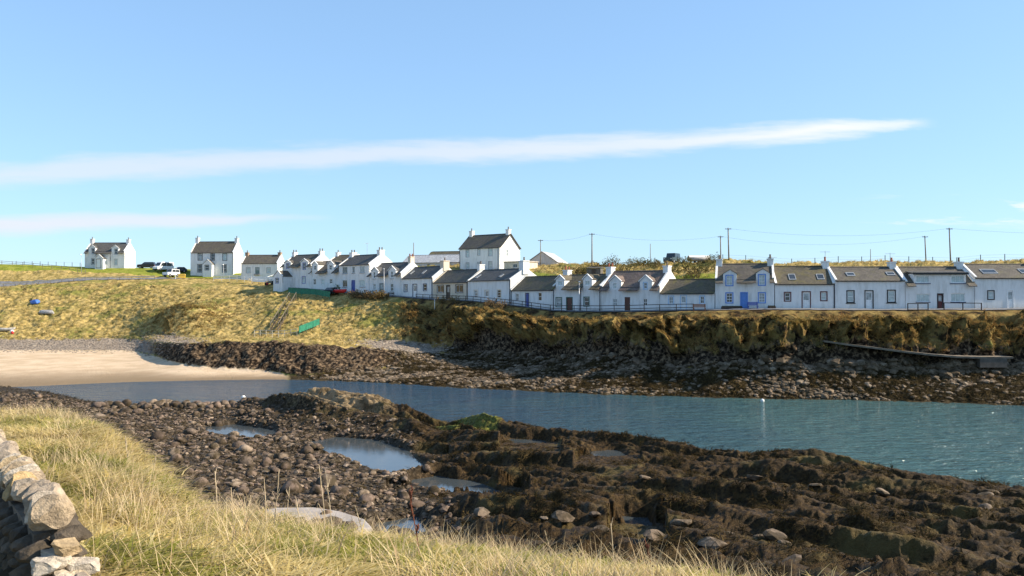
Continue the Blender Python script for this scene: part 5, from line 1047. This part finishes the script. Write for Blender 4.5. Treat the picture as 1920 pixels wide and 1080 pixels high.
def wire(a, b, sag, label):
    pts_ = [a.lerp(b, t/14)-Vector((0, 0, .12+sag*4*(t/14)*(1-t/14))) for t in range(15)]; m = MB()
    for p, q in zip(pts_, pts_[1:]): m.tube(p-a, q-a, .014, n=4, cap=False)
    o = m.build('power_cable', PAINT['black']); o.location = a; tag(o, label, 'cable', 'overhead cables')
wire(A1, A2, 1.0, 'overhead cable between the pole behind the terrace and the blue door poles'); wire(A2, A4, 1.6, 'overhead cable between the two shorter right poles'); wire(A3, A5, 1.3, 'overhead cable between the two taller right poles'); wire(A6, A1, .6, 'overhead cable from the shed pole to the next pole right'); wire(A5, A5+Vector((45, -6, -.5)), 1.0, 'overhead cable leaving the taller right pole towards the right edge')
def pipe_post():
    g = gfar(815, rowd(815)-6.5); h = zat(568, g.y)-g.z; tag(MB().tube((0, 0, -.5), (0, 0, max(h, 1.5)), .06, n=8).build('marker_post', PAINT['white'], None, True), 'white marker post on the shaded bank below the beige cottage', 'post').location = g
pipe_post()

# ---------------------------------------------------------------- road and slipway
def road(name, pts, w, m, label):
    v = []; f = []
    for i, (px, d) in enumerate(pts):
        for j in range(5): dd = d+(j/4-.5)*w; v.append((xat(px, dd), dd, zfar(px, dd)+.10))
    for i in range(len(pts)-1):
        for j in range(4): a = i*5+j; f.append((a, a+5, a+6, a+1))
    me = bpy.data.meshes.new(name); me.from_pydata(v, [], f); tag(link(name, me, m), label, kind='structure')
road('road', [(p, 207.4-.0016*max(0, p-170)) for p in range(-60, 420, 6)], 4.2, TARM, 'narrow grey road along the top of the left slope')
road('street', [(p, rowd(p)-1.5) for p in range(540, 1975, 6)], 2.2, TARM, 'narrow street in front of the terrace')
def slip():
    P = [(1545, 638, 93.4), (1600, 646, 92.6), (1650, 652, 92.0), (1700, 658.5, 91.4), (1750, 664, 91.0), (1800, 668, 90.8), (1850, 669, 90.8), (1900, 669, 90.8)]; m = MB(); n = len(P)
    o = thing('slipway', at_depth(P[0][0], P[0][1], P[0][2]-2.0), 0, 'narrow concrete slipway slanting down the foot of the far cliff', 'slipway'); org = o.location
    for px, py, d in P: a = at_depth(px, py, d-2.0)-org; m.v += [tuple(a), tuple(a+Vector((0, 3.2, .02))), tuple(a+Vector((0, 3.2, -.24))), tuple(a+Vector((0, .06, -.2)))]
    for k in range(n-1):
        for j in range(4): a, b = k*4+j, k*4+(j+1) % 4; m.f.append((a, b, b+4, a+4))
    m.f += [(0, 1, 2, 3), tuple(4*(n-1)+k for k in (3, 2, 1, 0))]; m.build('ramp', mat('slipway_concrete', (.20, .165, .13), .9, .35, 1.5, .2, .5, 8), o)
    a = at_depth(1838, 670, 88.85)-org; MB().box(a.x, a.y, a.z-1.1, a.x+2.9, a.y+2, a.z-.06).build('pier_block', mat('wet_concrete', (.10, .085, .07), .8, .3, 2), o)
slip()

# ---------------------------------------------------------------- vehicles
def car(name, px, d, rz, lower, cabin, W_, paint, label, cat='car', wheels=None, wr=.33, van=False, rack=False):
    g = gfar(px, d, .02); o = thing(name, g, rz, label, cat, 'parked vehicles'); Lc = max(p[0] for p in lower)
    zt = max(p[1] for p in cabin); zb = min(p[1] for p in cabin); tp = .16 if not van else .07
    def side(s): return lambda x, z: (x-Lc/2, s*(W_/2-(.05 if z < .4 else 0)), z)
    b = MB().prism(lower, side(-1), side(1)); bo = b.build('body', paint, o); md = bo.modifiers.new('b', 'BEVEL'); md.width = .05; md.segments = 2; md.limit_method = 'ANGLE'
    def cs(s, k=0): return lambda x, z: (x-Lc/2, s*(W_/2-.03+k-tp*(z-zb)/(zt-zb)), z)
    c = MB().prism(cabin, cs(-1), cs(1)).build('cabin', paint, o); md = c.modifiers.new('b', 'BEVEL'); md.width = .04; md.segments = 2; md.limit_method = 'ANGLE'
    cxm = sum(p[0] for p in cabin)/len(cabin); ins = [(cxm+(x-cxm)*.88, zb+.08+(z-zb)*.74) for x, z in cabin]; half = (min(p[0] for p in ins)+max(p[0] for p in ins))/2
    for s in (-1, 1):
        for lo, hi in ((-1e9, half-.04), (half+.04, 1e9)):
            poly = [(min(max(x, lo), hi), z) for x, z in ins]; MB().poly([cs(s, .012)(x, z) for x, z in poly]).build('side_window', CARGL, c, fix=False)
    for end in (0, 1):                                 # windscreen and rear window follow the sloping ends of the cabin
        xs = sorted(cabin, key=lambda p: p[0], reverse=bool(end)); lo_ = min(xs[:2], key=lambda p: p[1]); hi_ = max(xs[:2], key=lambda p: p[1]); sg = -1 if end == 0 else 1
        A_ = lambda t, y: (lo_[0]+(hi_[0]-lo_[0])*t-Lc/2+sg*.014, y, lo_[1]+(hi_[1]-lo_[1])*t+.006); w = W_/2-.14
        MB().quad(A_(.14, -w), A_(.14, w), A_(.88, w-tp), A_(.88, -w+tp)).build('windscreen' if end == 0 else 'rear_window', CARGL, c, fix=False)
    zl = [p for p in lower]; zmid = (min(p[1] for p in zl)+max(p[1] for p in zl))/2
    for s in (-1, 1):
        MB().box(-Lc/2-.012, s*W_*.36-.14, zmid-.02, -Lc/2+.05, s*W_*.36+.14, zmid+.14).build('headlight', LAMPG, o); MB().box(Lc/2-.05, s*W_*.38-.10, zmid-.02, Lc/2+.012, s*W_*.38+.10, zmid+.2).build('tail_light', LAMPR, o)
    MB().box(-Lc/2-.04, -W_*.46, .28, -Lc/2+.02, W_*.46, .48).build('bumper', PAINT['black'], o); MB().box(Lc/2-.02, -W_*.46, .30, Lc/2+.04, W_*.46, .5).build('bumper', PAINT['black'], o)
    for wx in (wheels or (.82, Lc-.82)):
        for s in (-1, 1):
            y = s*(W_/2-.09); t = MB().tube((wx-Lc/2, y-.11, wr), (wx-Lc/2, y+.11, wr), wr, n=16).build('wheel', TYRE, o, False); MB().tube((wx-Lc/2, y+s*.1, wr), (wx-Lc/2, y+s*.118, wr), wr*.6, n=12).build('rim', ALLOY, t)
    if rack: MB().box(-.7, -W_*.36, zt+.02, 1.0, W_*.36, zt+.09).build('roof_rack', STEEL, o)
    return o
SUV_L = [(0, .35), (0, .95), (.25, 1.05), (1.2, 1.12), (4.5, 1.15), (4.6, .9), (4.6, .38), (3.9, .28), (.6, .28)]; SUV_C = [(1.15, 1.1), (1.9, 1.72), (4.2, 1.74), (4.55, 1.12)]
VAN_L = [(0, .35), (0, 1.0), (.7, 1.2), (5.2, 1.25), (5.2, .35)]; VAN_C = [(.65, 1.18), (1.35, 2.25), (1.8, 2.35), (5.15, 2.35), (5.18, 1.2)]
JEEP_L = [(0, .45), (0, 1.12), (1.4, 1.18), (4.2, 1.18), (4.2, .45)]; JEEP_C = [(1.35, 1.15), (1.6, 1.95), (4.1, 1.95), (4.15, 1.15)]
HAT_L = [(0, .3), (0, .75), (.3, .85), (1.1, .95), (3.8, .95), (3.9, .7), (3.9, .32)]; HAT_C = [(1.05, .92), (1.7, 1.44), (3.2, 1.46), (3.75, .94)]
car('parked_car', 275, 226, R(4), SUV_L, SUV_C, 1.85, CARM['black'], 'black estate car parked side on between the two left houses')
car('van', 306, 220, R(62), VAN_L, VAN_C, 2.0, CARM['white'], 'tall white van parked beside the two storey house', 'van', van=True)
car('parked_car', 321, 212, R(68), JEEP_L, JEEP_C, 1.8, CARM['white'], 'white four wheel drive with roof rack in front of the tall van', wr=.4, rack=True, van=True)
car('parked_car', 335, 219, R(40), HAT_L, HAT_C, 1.75, CARM['navy'], 'dark blue small car nearest the two storey house')
car('parked_car', 1260, 152, R(58), JEEP_L, JEEP_C, 1.8, CARM['green'], 'dark green four wheel drive on the skyline above the terrace', wr=.4, van=True)
car('parked_car', 619, 170.5-3.6, R(-40), HAT_L, HAT_C, 1.75, CARM['black'], 'black car half hidden in front of the terrace by the green fence')
def grit():
    g = gfar(341, 211, 0); o = thing('grit_bin', g, .2, 'yellow grit bin beside the parked cars', 'bin'); MB().prism([(-.7, 0), (.7, 0), (.85, .8), (-.85, .8)], lambda a, b: (a, -.45, b), lambda a, b: (a, .45, b)).build('tub', CARM['yellow'], o); MB().prism([(-.9, .8), (.9, .8), (.7, 1.1), (-.7, 1.1)], lambda a, b: (a, -.5, b), lambda a, b: (a, .5, b)).build('lid', CARM['yellow'], o)
grit()
def quad_bike():
    g = gfar(508, 187, .02); o = thing('tractor', g, R(25), 'small old grey tractor by the white panel fence', 'tractor')
    m = MB().box(-1.2, -.3, .5, .2, .3, 1.0).box(.2, -.4, .5, 1.0, .4, .9); m.build('body', mat('tractor_grey', (.25, .22, .18), .7, .3, 4), o); MB().box(.35, -.28, .95, .85, .28, 1.35).build('seat', PAINT['black'], o); MB().tube((-.6, .12, 1.0), (-.6, .12, 1.6), .04, n=8).build('exhaust', PAINT['black'], o)
    for x, r in ((-.95, .35), (.7, .6)):
        for s in (-1, 1): t = MB().tube((x, s*.62-.14, r), (x, s*.62+.14, r), r, n=18).build('wheel', TYRE, o); MB().tube((x, s*.62+s*.13, r), (x, s*.62+s*.15, r), r*.55, n=12).build('rim', CARM['red'], t)
    MB().tube((-.1, 0, 1.0), (.15, 0, 1.35), .025, n=6).build('steering_column', PAINT['black'], o)
quad_bike()

# ---------------------------------------------------------------- boats, buoys
def hull(Lb, B, Hh, m, parent, name='hull', flip=False, thick=.04):
    v, f = [], []; ns, nr_ = 13, 9
    for i in range(ns):
        t = i/(ns-1); x = (t-.5)*Lb; w = B/2*(1-max(0, (t-.35)/.65)**2.4)*(.82+.18*min(1, t/.35)); k = Hh*(1+.35*max(0, t-.6)); dp = Hh*(1-max(0, (t-.75)/.25)**2*.55)
        for j in range(nr_):
            a = (j/(nr_-1)-.5)*PI; y = math.sin(a)*max(w, .02); z = k-dp*math.cos(a)**.75 if abs(math.cos(a)) > 1e-6 else k
            v.append((x, y, -z if flip else z))
    for i in range(ns-1):
        for j in range(nr_-1): a = i*nr_+j; f.append((a, a+1, a+nr_+1, a+nr_))
    f.append(tuple(range(nr_)))
    b = MB(); b.v, b.f = v, f; o = b.build(name, m, parent, True); md = o.modifiers.new('t', 'SOLIDIFY'); md.thickness = thick; return o
BLUE = mat('boat_blue', (.06, .16, .50), .5, .15, 2); BGREY = mat('boat_grey', (.38, .36, .34), .6, .35, 2.5); BRED = mat('boat_red', (.50, .025, .03), .4, .15, 3); BWHITE = mat('boat_white', (.72, .71, .68), .5, .15, 3)
def upturned(px, py_d, rz, Lb, B, Hh, m, label, tilt=0.0):
    g = gfar(px, py_d, 0); o = thing('upturned_boat', g+Vector((0, 0, Hh*1.0)), rz, label, 'boat'); o.rotation_euler = (tilt, 0, rz); hull(Lb, B, Hh, m, o, flip=True); MB().bar((-Lb*.45, 0, .0), (Lb*.33, 0, .0), .07, .12).build('keel', m, o); MB().box(-Lb*.5-.02, -B*.36, -Hh, -Lb*.5+.04, B*.36, -Hh*.15).build('transom', m, o)
upturned(65, 184, R(-52), 3.6, 2.0, .8, BLUE, 'bright blue upturned boat lying on the left grass slope', .25)
upturned(90, 178, R(-20), 3.6, 1.7, .75, BGREY, 'grey weathered upturned boat on the slope below the blue one')
def dinghy(px, d, rz, Lb, B, Hh, m, label, dz=0.05, seat=WOODP):
    g = gfar(px, d, dz); o = thing('dinghy', g, rz, label, 'boat'); hull(Lb, B, Hh, m, o); MB().box(-Lb*.22, -B*.40, Hh*.72, -Lb*.12, B*.40, Hh*.78).build('thwart', seat, o); MB().box(Lb*.06, -B*.38, Hh*.74, Lb*.16, B*.38, Hh*.80).build('thwart', seat, o); MB().tube((-Lb*.48, -B*.36, Hh*1.0), (-Lb*.48, B*.36, Hh*1.0), .05, n=6).build('stern_rail', BWHITE, o)
dinghy(640, 165.0, R(-30), 2.8, 1.4, .7, BRED, 'red dinghy on the cliff edge right of the green fence', .45)
dinghy(8, 169, R(5), 4.4, 1.7, .75, BGREY, 'grey beached boat at the left edge above the shingle', .1)
def float_(loc, r, m, label, cap=True):
    o = thing('buoy', loc, 0, label, 'buoy'); b = MB(); n = 12
    for i in range(9):
        a = PI*i/8
        for j in range(n): b.v.append((r*math.sin(a)*math.cos(2*PI*j/n), r*math.sin(a)*math.sin(2*PI*j/n), -r*math.cos(a)*(1.1)+r*.55))
    for i in range(8):
        for j in range(n): b.f.append((i*n+j, i*n+(j+1) % n, (i+1)*n+(j+1) % n, (i+1)*n+j))
    b.build('float', m, o, True); MB().tube((0, 0, r*1.55), (0, 0, r*2.0), r*.16, r*.12, 8).build('eye', PAINT['black'], o)
float_((xat(457, ydist(747.5, 0)), ydist(747.5, 0), 0), .22, BWHITE, 'white buoy floating in the left part of the inlet'); float_((xat(1429, ydist(753.5, 0)), ydist(753.5, 0), 0), .2, BWHITE, 'white buoy floating near the far shore on the right')
float_(gfar(23, 167.5, .15), .42, BWHITE, 'white fender ball leaning on the beached boat'); float_(gfar(23.5, 166.3, .05), .30, BRED, 'red float on the grass under the beached boat')
# pale boulder at the far waterline
g = gfar(1397, 87.5, .05); o = bpy.data.objects.new('boulder', BP[1]); COL.objects.link(o); o.location = g; o.scale = (.5, .4, .35); tag(o, 'single pale white boulder at the far waterline above the buoy', 'boulder')
o = bpy.data.objects.new('boulder', BP[2]); COL.objects.link(o); x, y = xat(1772, 43), 43; o.location = (x, y, znear(x, y)+.1); o.scale = (.34, .3, .26); tag(o, 'whitish stone near the water on the right end of the rock ridge', 'boulder')

# ---------------------------------------------------------------- shrubs behind and before the terrace
def shrub(px, d, w, h, m, label, group, n=260, name='shrub'):
    rr = random.Random(int(px*13+d)); g = gfar(px, d, 0); o = thing(name, g, rr.uniform(0, 3), label, 'shrub', group); s = MB()
    for k in range(7): a = rr.uniform(0, 6.3); s.tube((0, 0, -.1), (math.cos(a)*w*.3, math.sin(a)*w*.3, h*.7), .04, .015, 5, False)
    s.build('stem', WOODD, o); f = MB()
    for k in range(n):
        a = rr.uniform(0, 6.3); e = math.acos(rr.random()); r = rr.uniform(.5, 1.0)**.5*(1+.25*math.sin(3*a)+.15*math.sin(5*e+a)); p = Vector((math.cos(a)*math.sin(e)*w/2*r, math.sin(a)*math.sin(e)*w/2*r, math.cos(e)*h*r*.95+.05)); u = Vector((rr.gauss(0, 1), rr.gauss(0, 1), rr.gauss(.6, .6))).normalized()*rr.uniform(.16, .34); v = u.orthogonal().normalized()*.10
        f.poly([p-v, p+u*.5+v*.6, p+u, p+u*.4-v*1.2])
    f.build('foliage', m, o, fix=False)
GS = blade_mat('gorse_leaf', (.10, .09, .03), (.19, .14, .05), (.24, .15, .06), .3, (.12, .075, .035), .6); HS = blade_mat('hedge_twig', (.17, .11, .05), (.24, .16, .08), (.13, .10, .04), .4, (.12, .10, .03), .5)
k = 0
for px in list(range(664, 719, 9)): shrub(px, rowd(px)-5.2, 2.6, 1.5, HS, 'brown leafless hedge bush in front of the two storey blue door house', 'hedge before the terrace', 420)
shrub(632, rowd(632)-2.5, 1.6, 1.6, blade_mat('flax_leaf', (.12, .12, .04), (.20, .18, .06), (.26, .22, .08), .3, (.10, .12, .03)), 'spiky yellow green bush left of the red dinghy', None, 200)
for px, d, w, h in [(p+random.uniform(-5, 5), 150+random.uniform(-6, 8), random.uniform(2.2, 3.6), random.uniform(1.0, 1.7)) for p in range(1080, 1245, 13)]: shrub(px, d, w, h, GS, 'brown gorse bush on the bank behind the brown door cottage', 'gorse behind the terrace', 240, 'gorse_bush')
for px, d, w, h in ((1262, 132, 3, 1.4), (1290, 135, 3, 1.5), (1312, 130, 3, 1.3), (1330, 133, 3, 1.8), (1285, 146, 3, 1.2), (1336, 146, 2.5, 1.6), (1300, 128, 2.6, 1.2)): shrub(px, d, w, h, GS, 'brown gorse bush on the bank behind the pale blue framed cottage', 'gorse above the low cottage', 240, 'gorse_bush')
for px, d, w, h in ((830, rowd(830)-5, 2.2, 1.1), (850, rowd(850)-5.2, 2.4, 1.3), (920, rowd(920)-5, 2.6, 1.2), (940, rowd(940)-5.4, 3, 1.3)): shrub(px, d, w, h, HS, 'brown scrub bush growing over the cliff edge below the beige and white cottages', 'scrub on the cliff edge', 300)
def covered_boat():
    g = gfar(1311, 148, .25); o = thing('covered_boat', g, R(3), 'pale tarpaulin covered boat on the bank above the low cottage', 'boat'); hull(4.0, 1.5, .7, BGREY, o); b = MB()
    for i in range(9):
        t = i/8; x = (t-.5)*3.9; w = .72*(1-max(0, (t-.4)/.6)**2.4)+.03
        b.v += [(x, -w, .72), (x, -w*.4, 1.0), (x, 0, 1.08), (x, w*.4, 1.0), (x, w, .72)]
    for i in range(8):
        for j in range(4): a = i*5+j; b.f.append((a, a+1, a+6, a+5))
    b.build('tarpaulin', mat('tarpaulin', (.60, .58, .54), .7, .15, 3), o, True); MB().box(-.9, -.5, -.3, -.7, .5, .1).build('chock', WOODD, o); MB().box(.7, -.5, -.3, .9, .5, .1).build('chock', WOODD, o)
covered_boat()
def hut():
    g = gfar(1113, 141, 0); o = thing('hut', g, R(-20), 'small grey hut on the bank behind the green framed cottage', 'hut'); MB().box(-1.2, 0, -.3, 1.2, 1.8, 1.5).build('wall', mat('hut_boards', (.11, .10, .09), .9, .3, 4), o); MB().prism([(-.2, 1.55), (2.0, 1.75), (2.0, 1.85), (-.2, 1.63)], lambda a, b: (-1.35, a, b), lambda a, b: (1.35, a, b)).build('roof', SL1, o); MB().box(-.35, -.04, 0, .35, -.003, 1.35).build('door', WOODD, o)
hut()
def road_marker(px, d, label):
    g = gfar(px, d); o = MB().prism([(-.09, 0), (.09, 0), (.09, .9), (0, 1.0), (-.09, .9)], lambda a, b: (a, -.05, b), lambda a, b: (a, .05, b)).build('marker_post', PAINT['white']); o.location = g; tag(o, label, 'post')
road_marker(329, 205.0, 'short white marker post at the road edge below the parked vehicles')
